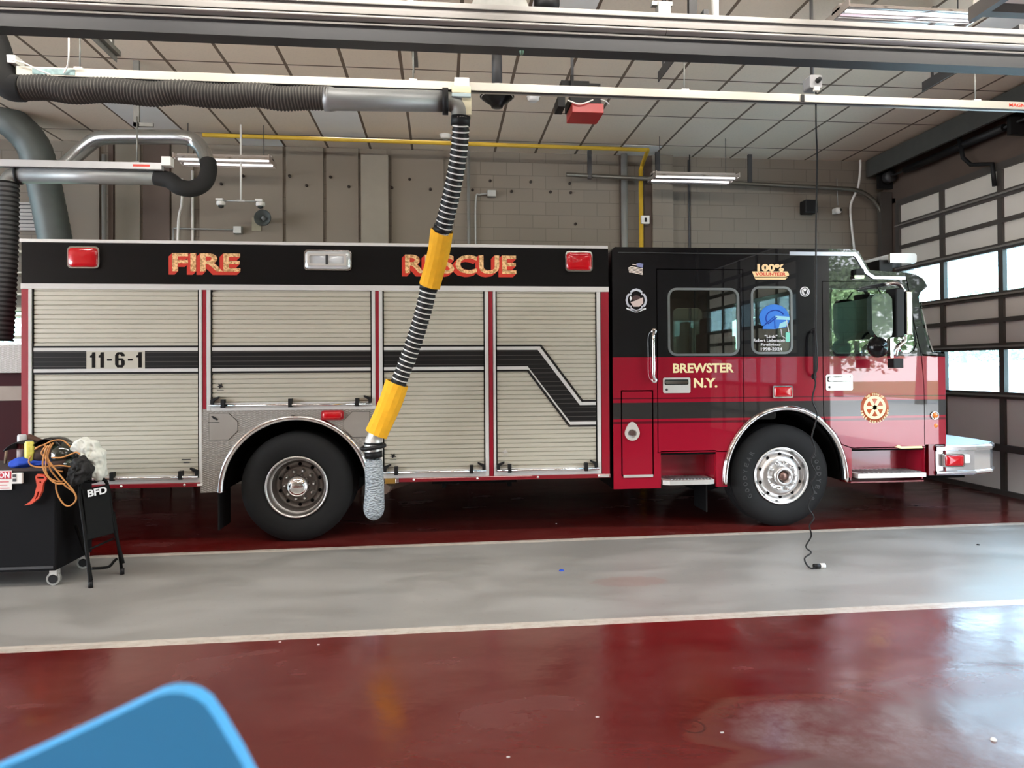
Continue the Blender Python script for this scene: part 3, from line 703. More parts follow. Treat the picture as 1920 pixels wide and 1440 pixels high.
def redlight(px0, py0, px1, py1, name, bez=CHROME, lens=LENS, b=.18, dep=.05, parent=truck, Y0=None):
    y_ = YT if Y0 is None else Y0
    a, c_, z0, z1 = SR(px0, py0, px1, py1); r = (z1-z0)*b
    o = MB().plate(rrect(a, c_, z0, z1, r), y_-dep*.6, y_+.01).build(name, bez, parent, bevel=.008)
    g = .012
    rows = []
    for f, d in ((1, .6), (.97, .85), (.85, .98), (.5, 1.05), (.01, 1.08)):
        rows.append([((a+c_)/2+(p[0]-(a+c_)/2)*f, y_-dep*d, (z0+z1)/2+(p[1]-(z0+z1)/2)*f) for p in rrect(a+g, c_-g, z0+g, z1-g, r)])
    MB().grid(rows, wrap=True).build('lens', lens, o)
    return o
redlight(129, 463, 189, 504, 'warning_light')['label'] = 'rear upper red warning light'
redlight(1059, 472, 1110, 510, 'warning_light')['label'] = 'forward upper red warning light'
redlight(603, 769, 645, 787, 'side_marker_light', bez=mat('red_bezel', (.35, .01, .02), .4), b=.3)
sl = redlight(571, 470, 660, 508, 'scene_light', lens=CLEAR, dep=.06)
a, c_, z0, z1 = SR(579, 478, 651, 500)
MB().plate(rrect(a, c_, z0, z1, .01), YT-.075, YT-.06, holes=[rrect(a+.02, c_-.02, z0+.02, z1-.02, .008)]).build('lens_frame', ALU, sl)
MB().box((a+c_)/2-.012, (a+c_)/2+.012, YT-.076, YT-.06, z0+.01, z1-.01).build('lens_divider', DARK, sl)
# FIRE RESCUE
def serif_text(word, px0, px1, py0, py1, parent):
    x0, x1, z0, z1 = SR(px0, py0, px1, py1); h = z1-z0-.035
    bk = MB()
    for i in range(9):
        d = i/8*.032; bk.text(word, h, lambda u, v, t, d=d: (x0+.034-d+u, YT-.001-t-.0002*(8-i), z1-h-d+v), align='LEFT', width=x1-x0-.034, bold=.03, thick=.002)
    bk.build('letter_shadow', LRED, parent)
    MB().text(word, h, lambda u, v, t: (x0+.034+u, YT-.004-t, z1-h+v), align='LEFT', width=x1-x0-.034, bold=.022, thick=.002).build('lettering', GOLDL, parent)
serif_text('FIRE', 316, 451, 475, 516, fascia)
serif_text('RESCUE', 753, 968, 478, 520, fascia)

# --- chassis below
ch = MB(); ch.box(-3.7, 5.2, 7.45, 7.65, .55, .85).box(-3.7, 5.2, 8.4, 8.6, .55, .85)
ch.box(-.5, 1.6, 7.2, 7.5, .5, .58); ch.box(1.76, 5.0, 7.2, 8.9, .5, .62)
ch.build('chassis_rails', MBLACK, truck)
MB().tube([(-1.39, 7.1, RWZ), (-1.39, 8.95, RWZ)], .09).ball((-1.39, 8.03, RWZ), .22, .25, .22).build('rear_axle', MBLACK, truck)
MB().tube([(3.49, 7.1, .5), (3.49, 8.95, .5)], .06).build('front_axle', MBLACK, truck)
MB().box(-.1, .75, 7.0, 7.1, .5, .535).box(.0, .04, 7.0, 7.1, .46, .5).box(.66, .7, 7.0, 7.1, .46, .5).build('under_tray', MBLACK, truck)
MB().tube([(-.35, 7.2, .52), (-.52, 7.0, .5), (-.56, 6.78, .5)], .055).build('exhaust_pipe', mat('rusty_pipe', (.12, .08, .06), .7, metal=.4), truck)
def liner(cx, cz, r, x0, x1, z0, ztop, y0, y1):
    m_ = MB(); n = 20
    rows = [[(cx+r*math.cos(R(180-180*i/n)), y, cz+r*math.sin(R(180-180*i/n))) for i in range(n+1)] for y in (y0, y1)]
    m_.grid(rows); m_.box(x0, x1, y1, y1+.01, z0, cz+r)
    m_.box(cx-r-.02, cx-r, y0, y1, z0, cz+.02).box(cx+r, cx+r+.02, y0, y1, z0, cz+.02)
    return m_.build('wheel_housing', MBLACK, truck)
liner(RWX, RWZ, .69, RWX-.69, RWX+.69, .5, 1.2, YT+.04, 7.55)
for x, yy in ((-2.13, 6.9), (2.79, 7.12)):
    MB().box(x-.008, x+.008, yy, yy+.35, .12, .6).build('mud_flap', BLACK, truck)

# --- wheels
DISC = mat('shaded_wheel_disc', (.2, .18, .165), .38, metal=.7, var=.2)  # darker than the rim, shade of the deep dish put into the colour
def wheel(cx, cz, y0, front):
    w = bpy.data.objects.new('front_wheel' if front else 'rear_wheel', None); COL.objects.link(w); w.parent = truck; w.location = Vector((cx, y0, cz))-Vector(truck.location)
    c_ = (cx, y0, cz); TR = .527
    prof = [(.285, .045), (.29, .012), (.31, .0), (.37, -.012), (.43, -.012), (.475, .0), (.505, .02), (.519, .035)]
    for k in range(5):
        q = .045+k*.046; prof += [(TR, q), (TR, q+.034), (TR-.014, q+.036), (TR-.014, q+.044)]
    prof += [(.519, .27), (.49, .3), (.3, .3), (.285, .26)]
    MB().lathe(prof, c_, n=72).build('tyre', RUBBER, w)
    if front:
        rim = [(.288, .05), (.297, .008), (.296, -.006), (.286, -.01), (.278, .0), (.268, .02), (.262, .05), (.24, .052), (.215, .035), (.2, .012), (.17, .0), (.14, -.002), (.135, .0), (0, .0)]
        MB().lathe(rim, c_, n=72).build('rim', BRUSH, w)
        MB().lathe([(.1, .0), (.1, -.05), (.092, -.062), (.07, -.064), (.065, -.06), (.062, -.02), (0, -.015)], c_, n=40).build('hub', BRUSH, w)
        MB().lathe([(.045, -.02), (.043, -.045), (.02, -.055), (0, -.056)], c_, n=32).build('hub_cap', mat('hub_rusty_cap', (.2, .12, .1), .35, metal=.7), w)
        nh, hr, hz, lr, lh = 10, .222, .036, .135, .055
    else:
        rim = [(.288, .05), (.297, .008), (.297, -.012), (.288, -.018), (.278, -.008), (.272, .02), (.266, .06), (.25, .075), (.238, .1), (.23, .16), (.21, .175), (.18, .165), (.168, .15), (.16, .155), (.12, .155), (0, .155)]
        MB().lathe(rim[:8], c_, n=72).build('rim', BRUSH, w)
        MB().lathe(rim[7:], c_, n=72).build('rim_disc', DISC, w)
        MB().lathe([(.11, .155), (.11, .1), (.102, .03), (.085, .005), (.05, -.012), (.02, -.016), (0, -.016)], c_, n=48).build('hub_cap', CHROME, w)
        nh, hr, hz, lr, lh = 10, .198, .172, .14, .05
    for k in range(nh):
        a = R(18+36*k); x, z = cx+hr*math.cos(a), cz+hr*math.sin(a)
        MB().lathe([(0, -.002), (.016, -.002), (.018, .004)], (x, y0+hz-.006, z), n=14).build('hand_hole', MBLACK, w)
    lz = .0 if front else .155
    for k in range(10):
        a = R(36*k+4); x, z = cx+lr*math.cos(a), cz+lr*math.sin(a)
        MB().lathe([(0, -lh), (.008, -lh), (.014, -lh*.75), (.017, -lh*.4), (.022, -lh*.25), (.022, .0)], (x, y0+lz, z), n=10).build('lug_nut', CHROME if front else BRUSH, w)
    if front:
        m_ = MB()
        for word, a0, rad in (('GOODYEAR', 210, .40), ('GOODYEAR', 30, .40)):
            for i, chh in enumerate(word):
                a = R(a0-i*9.5); 
                def pl(u, v, t, a=a, rad=rad):
                    rr_ = rad+v-.022; ca, sa = math.cos(a), math.sin(a)
                    return (cx+rr_*ca+u*sa, y0-.0115-t, cz+rr_*sa-u*ca)
                m_.text(chh, .045, pl, width=.038, bold=.02, thick=.004)
        m_.build('tyre_lettering', LETR, w)
    return w
wheel(RWX, .527, YT+.04, False)
wheel(3.49, .527, YT+.06, True)
# far side wheels: seen only under the body
for cx in (RWX, 3.49):
    MB().lathe([(.2, 0), (.45, .0), (.519, -.03), (.527, -.06), (.527, -.24), (.5, -.3), (.2, -.3), (0, -.3)], (cx, YE-.02, .527), n=40).build('far_wheel', RUBBER, truck)
MB().lathe([(.2, 0), (.45, .0), (.519, .03), (.527, .06), (.527, .24), (.5, .3), (.2, .3), (0, .3)], (RWX, YT+.4, .527), n=40).build('inner_wheel', RUBBER, truck)

# ================================================================= CAB
CX0 = sx_(1149, 700)
FAX, FAZ = 3.505, .5; fro, frz, fri, friz = .678, .757, .625, .705
farc = [(FAX+fri*math.cos(R(180-180*i/32)), FAZ+friz*math.sin(R(180-180*i/32))) for i in range(33)]
zc = .44
SEAMR = S(1732, 720)[0]            # seam before the nose
def SS(*pp): return [S(x, y) for x, y in pp]
recR = (S(1239, 870)[0], S(1343, 870)[0]); recZ = .80
recF = (S(1597, 870)[0], S(1734, 870)[0]); recFZ = .80
prof_roof = SS((1606, 468), (1613, 480), (1628, 505), (1640, 511))
side = [(CX0, zc), (CX0, 2.83), (CX0+.03, 2.865)]+SS((1600, 467), (1609, 470), (1631, 507), (1697, 511))
side += [S(1702, 530), S(1708, 580), S(1722, 640), S(1730, 664)]
side += [(S(1772, 668)[0], S(1772, 668)[1]), (S(1772, 668)[0], .83), (S(1734, 845)[0], .83)]
side += [(recF[1], .49), (recF[1]-.02, .45)][:1] + [(recF[1], recFZ), (recF[0], recFZ)]
bx = [p for p in farc[::-1]]
side += [(recF[0], .5), (FAX+fri, .5)] + bx[1:-1] + [(FAX-fri, .5), (FAX-fri, zc), (recR[1], zc), (recR[1], recZ), (recR[0], recZ), (recR[0], zc)]
def win_rear(g=0): a, c_, z0, z1 = SR(1254, 542, 1384, 665); return rrect(a+g, c_-g, z0+g, z1-g, .08-g)
def win_small(g=0): a, c_, z0, z1 = SR(1410, 539, 1484, 662); return rrect(a+g, c_-g, z0+g, z1-g, .075-g)
def win_front(g=0):
    pts = SS((1560, 540), (1698, 543), (1704, 548), (1716, 625), (1719, 645), (1714, 658), (1704, 663), (1568, 663), (1557, 653), (1556, 547))
    cx_ = sum(p[0] for p in pts)/10; cz_ = sum(p[1] for p in pts)/10
    return [(p[0]-math.copysign(g, p[0]-cx_), p[1]-math.copysign(g, p[1]-cz_)) for p in pts]
arcR = [p for p in farc if p[0] < S(1393, 780)[0]+.001 and p[1] > recZ]
drx0, drx1 = S(1233, 640)[0], S(1393, 640)[0]; drz1 = S(1310, 506)[1]
# rear cab door follows the arch at its lower right
g = .008
n_arc = [(FAX+(fri+.0)*math.cos(R(a)), FAZ+friz*math.sin(R(a))) for a in range(180, 90, -4)]
low = [p for p in n_arc if recZ+.01 < p[1] and p[0] < drx1]
rdoor = [(drx0, recZ), (drx0, drz1), (drx1, drz1)]
zat = FAZ+friz*math.sqrt(max(0, 1-((drx1-FAX)/fri)**2)); 
rdoor += [(drx1, zat+.06)]+[(p[0]-.05, p[1]+.02) for p in low[::-1]]+[(low[0][0]-.05, recZ)]
fdx0 = S(1543, 600)[0]; fdz1 = S(1640, 529)[1]
high = [(FAX+fri*math.cos(R(a)), FAZ+friz*math.sin(R(a))) for a in range(0, 62, 4)]
fdoor = [(fdx0, fdz1)]+SS((1700, 528))+SS((1712, 600), (1727, 668), (1730, 700))+[(SEAMR, 1.4), (SEAMR, recFZ+.004), (recF[0]+.03, recFZ+.004)]
hx = [(p[0]+.06, p[1]+.02) for p in high if p[1] > recFZ+.02 and p[0]+.06 > fdx0]
fdoor += hx + [(fdx0, hx[-1][1]+.07)]
comp = list(SR(1167, 734, 1223, 890)); compP = [(comp[0], comp[2]), (comp[1], comp[2]), (comp[1], comp[3]), (comp[0], comp[3])]
def grow(poly, d):
    cx_ = (min(p[0] for p in poly)+max(p[0] for p in poly))/2; cz_ = (min(p[1] for p in poly)+max(p[1] for p in poly))/2
    return [(p[0]+math.copysign(d, p[0]-cx_), p[1]+math.copysign(d, p[1]-cz_)) for p in poly]
cabside = MB().plate(side, YT, YT+.035, holes=[grow(rdoor, 0), grow(fdoor, 0), win_small(), compP]).build('cab_side', CABP, truck)
def seam(poly, parent): MB().plate(poly, YT+.02, YT+.03, holes=[grow(poly, -.02)]).build('door_seal', SEAMM, parent)
rd_ = MB().plate(grow(rdoor, -g), YT, YT+.033, holes=[win_rear()]).build('cab_door', CABP, truck); seam(grow(rdoor, .01), rd_); rd_['label'] = 'rear cab door'
fd_ = MB().plate(grow(fdoor, -g), YT, YT+.033, holes=[win_front()]).build('cab_door', CABP, truck); seam(grow(fdoor, .01), fd_); fd_['label'] = 'front cab door'
cp_ = MB().plate(grow(compP, -.013), YT, YT+.033).build('compartment_door', CABP, truck); seam(grow(compP, .01), cp_)
WFR = mat('window_trim', (.16, .17, .17), .35, metal=.5)
for f, par in ((win_rear, rd_), (win_small, truck), (win_front, fd_)):
    MB().plate(f(-.012), YT-.006, YT+.01, holes=[f(.012)]).build('window_frame', WFR, par)
    MB().plate(f(.006), YT+.008, YT+.014).build('window_glass', GLASS, par)
# far side of the cab, mirrored, with the same openings
fw = MB().plate([p for p in side if p[1] > 0], YE-.035, YE, holes=[win_rear(), win_small(), win_front()]).build('cab_far_side', CABP, truck)
MB().plate(win_rear(.006), YE-.02, YE-.014).plate(win_small(.006), YE-.02, YE-.014).plate(win_front(.006), YE-.02, YE-.014).build('far_window_glass', GLASS, truck)
# roof, back wall and nose swept across the width
tops = [(CX0, zc), (CX0, 2.83), (CX0+.03, 2.865)]+SS((1600, 467), (1609, 470), (1631, 507), (1697, 511), (1716, 514), (1729, 521), (1735, 531))
rows = [[(p[0], y, p[1]) for p in tops] for y in (YT, YE)]
rowsi = [[(p[0], y, p[1]) for p in [(CX0+.03, zc), (CX0+.03, 2.82)]+[(q[0]-.01, q[1]-.03) for q in tops[3:]]] for y in (YT+.03, YE-.03)]
MB().grid(rows, smooth=False).grid(rowsi, smooth=False).build('cab_roof', BLACKP, truck)
MB().plate(SS((1697, 511), (1716, 514), (1729, 521), (1738, 534), (1739, 538), (1726, 548), (1723, 556), (1725, 580), (1733, 620), (1742, 652), (1748, 662), (1772, 663), (1772, 669), (1730, 667), (1722, 640), (1708, 580)), YT, YT+.1).build('windscreen_pillar', BLACKP, truck)
# plan-curved windscreen and nose
def plan(Xs, Xf, n=9):      # from the near side corner round to the far side
    out = []
    for i in range(n): t = i/(n-1)*PI/2; out.append((Xs+(Xf-Xs)*math.sin(t), YT+.012+.3*(1-math.cos(t))))
    mid = [(Xf+.05, 8.03)]
    far = [(x, 2*8.03-y) for x, y in out[::-1]]
    return out+mid+far
rows = []
for (xs_, xf_, z) in ((S(1728, 548)[0], S(1742, 540)[0]-.05, 2.475), (S(1730, 580)[0], S(1748, 580)[0]-.04, 2.25), (S(1738, 620)[0], S(1758, 620)[0]-.03, 2.02), (S(1750, 660)[0], S(1768, 655)[0]-.02, 1.80)):
    rows.append([(x, y, z) for x, y in plan(xs_, xf_)])
MB().grid(rows).build('windscreen', WGLASS, truck)
rows = []
xs_ = S(1772, 700)[0]-.01
for z, xf_ in ((1.80, S(1768, 660)[0]), (1.775, S(1780, 668)[0]), (1.70, S(1786, 690)[0]), (1.3, S(1788, 740)[0]), (.85, S(1790, 820)[0]), (.52, S(1790, 820)[0])):
    rows.append([(x, y-.012, z) for x, y in plan(xs_, xf_-.04)])
MB().grid(rows).build('nose', CABP, truck, label='rounded cab nose')
# header visor over the windscreen
MB().grid([[(x, y, z) for x, y in plan(xs2, xf2)] for xs2, xf2, z in ((S(1716, 514)[0], S(1730, 520)[0]-.03, 2.615), (S(1724, 525)[0], S(1737, 528)[0]-.03, 2.57), (S(1725, 545)[0], S(1741, 540)[0]-.04, 2.47))]).build('windscreen_header', BLACKP, truck)
# dashboard, seats, engine cover, steering wheel
INT = mat('cab_interior', (.02, .02, .02), .8)
def seat(x, y, back, name='cab_seat'):
    s_ = MB(); s_.box(x-.25, x+.25, y-.24, y+.24, 1.1, 1.4); s_.box(*( (x-.28, x-.16) if back > 0 else (x+.16, x+.28)), y-.22, y+.22, 1.3, 2.1); s_.box(*((x-.27, x-.18) if back > 0 else (x+.18, x+.27)), y-.13, y+.13, 2.05, 2.3)
    return s_.build(name, INT, truck, bevel=.03)
seat(2.15, 7.25, 1); seat(2.15, 8.8, 1); seat(3.25, 7.2, -1); seat(3.25, 8.85, -1); seat(4.35, 7.3, 1); seat(4.35, 8.75, 1)
MB().box(4.85, 5.25, YT+.05, YE-.05, 1.25, 1.72).build('dashboard', INT, truck, bevel=.04)
MB().box(3.0, 4.9, 7.7, 8.4, .9, 1.6).build('engine_cover', INT, truck, bevel=.05)
MB().tube([(4.75+.03*math.cos(2*PI*i/24), 7.3+.21*math.cos(2*PI*i/24), 1.82+.21*math.sin(2*PI*i/24)) for i in range(25)], .014, n=8, caps=False).tube([(4.75, 7.3, 1.82), (5.0, 7.3, 1.6)], .03).build('steering_wheel', INT, truck)
MB().box(CX0+.03, 5.2, YT+.05, YE-.05, 1.27, 1.3).build('cab_floor', INT, truck)
MB().box(CX0+.03, 2.8, YT+.32, YE-.05, .5, .95).build('cab_underbody', DRED, truck); MB().box(4.2, 5.1, YT+.4, YE-.05, .5, .95).build('cab_underbody', DRED, truck)
liner(FAX, FAZ-.0, .69, FAX-.69, FAX+.69, .45, 1.2, YT+.035, 7.5)
archtrim(FAX, FAZ, fro, fri-.005, frz, friz-.005, .46)
# step wells and steps
def stepwell(x0, x1, zt, zb, name):
    m_ = MB(); m_.box(x0, x1, YT+.28, YT+.3, zb-.03, zt+.02).box(x0, x0+.012, YT+.03, YT+.3, zb-.03, zt).box(x1-.012, x1, YT+.03, YT+.3, zb-.03, zt).box(x0, x1, YT+.0, YT+.3, zt, zt+.012)
    return m_.build(name, RED, truck)
stepwell(recR[0], recR[1], recZ, .5, 'step_well'); stepwell(recF[0], recF[1], recFZ, .5, 'step_well')
GRIP = mat('grip_strut', (.3, .3, .31), .4, metal=.8, bmp=1, bscale=120)
def step(px0, px1, py, taper=True):
    a = S(px0, py)[0]; c_ = S(px1, py)[0]; z = S((px0+px1)/2, py)[1]
    m_ = MB(); m_.plate([(a, YT+.27), (a, YT-.02), (a+.06 if taper else a, YT-.055), (c_-.06 if taper else c_, YT-.055), (c_, YT-.02), (c_, YT+.27)], z-.045, z, axis='z')
    o = m_.build('cab_step', ALU, truck, bevel=.003)
    t_ = MB()
    for i in range(13):
        xx = a+.06+(c_-a-.12)*i/12; t_.obox((xx, YT+.1, z+.004), (1, .35, 0), .006, (-.35, 1, 0), .11, (0, 0, 1), .004)
    t_.build('step_tread', GRIP, o)
step(1242, 1338, 899); step(1603, 1730, 886, False)
MB().box(recF[0], recF[1], YT+.02, YT+.28, .44, .455).build('step_support', DRED, truck)
HPL = mat('bright_handle_plate', (.78, .76, .72), .28, metal=.45, var=.03)
# chrome / black details on the cab
def sill(px0, px1, py0, py1, m=ALU):
    a, c_, z0, z1 = SR(px0, py0, px1, py1); return MB().box(a, c_, YT-.012, YT+.005, z0, z1)
sill(1169, 1224, 890, 895).build('sill_strip', ALU, cp_, bevel=.002)
x, z = S(1185, 812)
tear = []
for i in range(40):
    a = 2*PI*i/40; r = .075; px_, pz_ = r*math.cos(a), r*math.sin(a)
    if math.sin(a) > .35: pz_ += (math.sin(a)-.35)**1.6*.075
    tear.append((x+px_, z+pz_-.0))
hp = MB().plate(tear, YT-.016, YT, holes=[circ(x, z-.005, .045, 24)]).build('paddle_latch', HPL, cp_, bevel=.006)
MB().lathe([(.046, -.004), (.03, -.001), (0, .002)], (x, YT, z-.005), n=24).build('latch_bowl', BRUSH, hp)
MB().plate([(x-.034, z-.02), (x-.028, z+.02), (x, z+.034), (x+.028, z+.02), (x+.034, z-.02)], YT-.02, YT-.008).build('latch_paddle', CHROME, hp, bevel=.004)
def handle(px0, py0, px1, py1, par):
    a, c_, z0, z1 = SR(px0, py0, px1, py1); h = z1-z0
    o = MB().plate(rrect(a, c_, z0, z1, .018), YT-.01, YT, holes=[rrect(a+.015, c_-.02, z1-h*.47, z1-.018, .01)]).build('door_handle_plate', HPL, par, bevel=.003)
    MB().box(a+.015, c_-.02, YT-.003, YT, z1-h*.47, z1-.018).build('handle_recess', TINT, o)
    MB().plate(rrect(a+.02, c_-.03, z1-h*.4, z1-h*.2, .012), YT-.022, YT-.006).build('handle_paddle', CHROME, o, bevel=.004)
    MB().lathe([(0, -.004), (.012, -.004), (.013, 0)], (a+.035, YT-.01, z0+.035), n=16).build('lock', DARK, o)
handle(1243, 708, 1294, 737, rd_); handle(1548, 702, 1598, 732, fd_)
def rail(px, py0, py1, m, lean=0, rr_=.016):
    x0, zt = S(px, py0); _, zb_ = S(px, py1)
    pts = spline([(x0+.03, YT, zt), (x0+.012, YT-.045, zt-.012), (x0, YT-.07, zt-.07), (x0, YT-.07, (zt+zb_)/2), (x0+lean, YT-.07, zb_+.07), (x0+.012+lean, YT-.045, zb_+.012), (x0+.03+lean, YT, zb_)], 5)
    o = MB().tube(pts, rr_).build('grab_rail', m, truck)
    for z in (zt, zb_): MB().lathe([(0, -.012), (.025, -.01), (.03, 0)], (x0+.03, YT, z), n=18).build('rail_foot', m, o)
    return o
rail(1221, 621, 713, CHROME); rail(1520, 621, 706, BLACK, rr_=.015)
redlight(1447, 723, 1484, 746, 'side_marker_light', b=.1)['label'] = 'red side light above the front wheel'
# round amber lamps on the nose
x, z = S(1752, 779)
o = MB().lathe([(.045, 0), (.045, -.012), (.036, -.016), (.034, -.01), (0, -.01)], (x, YT, z), n=28).build('marker_lamp', CHROME, truck)
MB().lathe([(.027, -.01), (.024, -.02), (0, -.024)], (x, YT, z), n=24).build('lens', AMB, o)
x, z = S(1755, 798); MB().lathe([(.022, 0), (.02, -.005), (0, -.006)], (x, YT, z), n=20).build('reflector', AMB, truck)
# badge script
pts = SS((1677, 838), (1684, 834), (1690, 837), (1728, 836), (1729, 840), (1690, 841))
MB().plate(pts, YT-.006, YT).build('cab_badge', mat('gold_badge', (.6, .5, .25), .35, metal=.5), fd_)
# roof step moulding
rows = []
ctr = SS((1480, 472), (1603, 473), (1610, 480), (1628, 511), (1640, 518), (1697, 519))
low_ = SS((1480, 479), (1600, 480), (1604, 484), (1621, 513), (1636, 523), (1697, 524))
MB().plate(ctr+low_[::-1], YT-.012, YT).build('roof_moulding', mat('lavender_grey_moulding', (.55, .57, .66), .25, metal=.6), truck, bevel=.003)
a = S(1159, 474); MB().box(a[0], S(1480, 474)[0], YT-.006, YT, S(1300, 475)[1]-.004, S(1300, 475)[1]+.004).build('gutter', DARK, truck)
# small lamp by the roof step
x, z = S(1607, 517)
o = MB().plate(rrect(x-.055, x+.055, z-.035, z+.0, .012), YT-.04, YT).build('roof_step_lamp', CHROME, truck, bevel=.005)
MB().plate(rrect(x-.04, x+.045, z, z+.065, .012), YT-.05, YT).build('lamp_housing', BLACK, o, bevel=.006)
# roof light module
a = P(1654, 488, 7.3); c2 = P(1702, 488, 7.3); zt = P(1680, 479, 7.3).z; zb_ = P(1680, 497, 7.3).z
o = MB().box(a.x-.1, a.x+.05, 7.2, 8.9, zb_-.08, zb_+.04).build('light_bar', BLACK, truck)
MB().plate(rrect(a.x, c2.x, zb_, zt, .03), 7.15, 8.95).build('lens', CLEAR, o, bevel=.01)
MB().box(a.x-.02, a.x+.03, 7.13, 7.16, zb_, zt-.01).build('end_cap', CHROME, o)
# corner clearance lamp (chrome) on the visor
q = S(1731, 530); MB().plate(rrect(q[0]-.03, q[0]+.035, q[1]-.055, q[1]+.05, .012), YT+.02, YT+.12).build('clearance_lamp', CHROME, truck, bevel=.006)
# head lamps in profile on the nose
for (a, c_, z0, z1), nm, m in ((SR(1786, 685, 1798, 711), 'turn_signal', ALU), (SR(1788, 727, 1800, 790), 'headlamp_bezel', DARK)):
    o = MB().box(a-.05, c_, YT+.2, YT+.62, z0, z1).build(nm, m, truck, bevel=.012)
    MB().box(c_-.004, c_+.006, YT+.23, YT+.59, z0+.02, z1-.02).build('lens', CLEAR, o)
# bumper
def bplan(g=0): return [(S(1757, 860)[0], YT+.0+g), (5.62, YT+.0+g), (5.85-g, YT+.06+g), (6.03-g, YT+.24), (6.1-g, YT+.55), (6.14-g, 8.03), (6.1-g, 2*8.03-YT-.55), (6.03-g, 9.02), (5.85-g, 9.2-g), (5.62, 9.26-g), (S(1757, 860)[0], 9.26-g)]
bz0, bz1 = .5, .815
bp = bplan()
prof = [(0.02, bz0), (0, bz0+.02), (0, bz0+.04), (.018, bz0+.05), (.018, bz1-.06), (0, bz1-.05), (0, bz1-.015), (.02, bz1)]
rows = [[(p[0]-math.copysign(g_, p[0]-4)*(0 if i in (0, len(bp)-1) else .6), p[1]+(g_ if p[1] < 8 else -g_)*(1 if abs(p[1]-8.03) > .9 else 0), z) for i, p in enumerate(bp)] for g_, z in prof]
bump_ = MB().grid(rows, smooth=False).build('front_bumper', mat('bumper_chrome', (.85, .85, .85), .16, metal=.85, var=.02), truck)
MB().plate([(p[0]-.02 if p[0] > 5.3 else p[0], p[1]) for p in bplan(.015)], bz1-.012, bz1+.003, axis='z').build('bumper_deck', GRIP, bump_)
MB().box(5.15, 5.6, YT+.15, 9.1, .45, .75).build('bumper_bracket', MBLACK, truck)
MB().box(S(1745, 850)[0], S(1757, 850)[0], YT+.03, YT+.2, .5, .83).build('bumper_gap', DRED, truck)
redlight(1767, 851, 1804, 875, 'bumper_light', b=.1)['label'] = 'red light on the side of the chrome bumper'
x, z = S(1813, 860); MB().plate(rrect(x-.03, x+.03, z-.045, z+.045, .008), YT-.008, YT+.02).build('bumper_bracket_plate', ALU, bump_)
# mirrors
mir = bpy.data.objects.new('side_mirror', None); COL.objects.link(mir); mir.parent = truck; mir.location = Vector((4.7, 6.6, 2.1))-Vector(truck.location)
YM = 6.5
def SM(x, y, Y=YM): p = P(x, y, Y); return (p.x, p.z)
a = SM(1631, 600)[0]; c_ = SM(1671, 600)[0]; z1 = SM(1650, 551)[1]; z0 = SM(1650, 637)[1]
MIRG = mat('mirror_reflection_green', (.035, .06, .05), .12, coat=1)  # dark green reflection put into the mirror face colour
MB().plate([(a+.035, z0+.05), (a+.09, z0), (c_-.02, z0+.03), (c_, z0+.1), (c_-.01, z1-.05), (c_-.05, z1), (a+.04, z1), (a, z1-.05), (a+.005, z0+.1)], YM-.03, YM+.05).build('mirror_head', MIRG, mir, bevel=.018)
q = SM(1645, 651); MB().lathe([(.01, -.085), (.06, -.07), (.1, -.03), (.105, .0), (.09, .03), (0, .05)], (q[0], YM, q[1]), n=32).build('convex_mirror', BLACKP, mir)
a = SM(1675, 600)[0]; c_ = SM(1690, 600)[0]; MB().box(a, c_, YM-.05, YM+.12, SM(1680, 632)[1], SM(1680, 541)[1]).build('mirror_back', BLACK, mir, bevel=.008)
a = SM(1693, 600)[0]; c_ = SM(1706, 600)[0]; MB().box(a, c_, YM-.05, YM+.12, SM(1700, 628)[1], SM(1700, 546)[1]).build('mirror_shell', CHROME, mir, bevel=.012)
q0 = SM(1699, 546); q1 = SM(1700, 630); q2 = SM(1687, 650); 
MB().tube(spline([(S(1668, 532)[0], YT, S(1668, 532)[1]), (SM(1672, 531)[0], YM+.08, SM(1672, 531)[1]), (SM(1688, 532)[0], YM+.03, SM(1688, 532)[1]), (q0[0], YM+.03, q0[1]+.0)], 6), .02).build('mirror_arm', CHROME, mir)
MB().tube(spline([(q1[0], YM+.03, q1[1]), (SM(1699, 640)[0], YM+.03, SM(1699, 640)[1]), (q2[0], YM+.03, q2[1]), (SM(1682, 668)[0], YM+.03, SM(1682, 668)[1])], 6), .022).tube([(S(1690, 660)[0], YT, 1.8), (q2[0], YM+.03, q2[1])], .016).build('mirror_arm', CHROME, mir)
q = SM(1682, 672); e = SM(1682, 690); MB().box(q[0]-.05, q[0]+.055, YM-.02, YM+.08, e[1], q[1]).build('arm_end_cap', BLACK, mir, bevel=.006)
a = SM(1670, 665)[0]; MB().box(a, a+.03, YM, YM+.06, SM(1670, 671)[1], SM(1670, 635)[1]).build('arm_plate', CHROME, mir)
MB().tube([(SM(1654, 550)[0], YM+.02, SM(1654, 550)[1]), (SM(1656, 537)[0], YM+.1, SM(1656, 537)[1])], .008).build('mirror_stay', BLACK, mir)

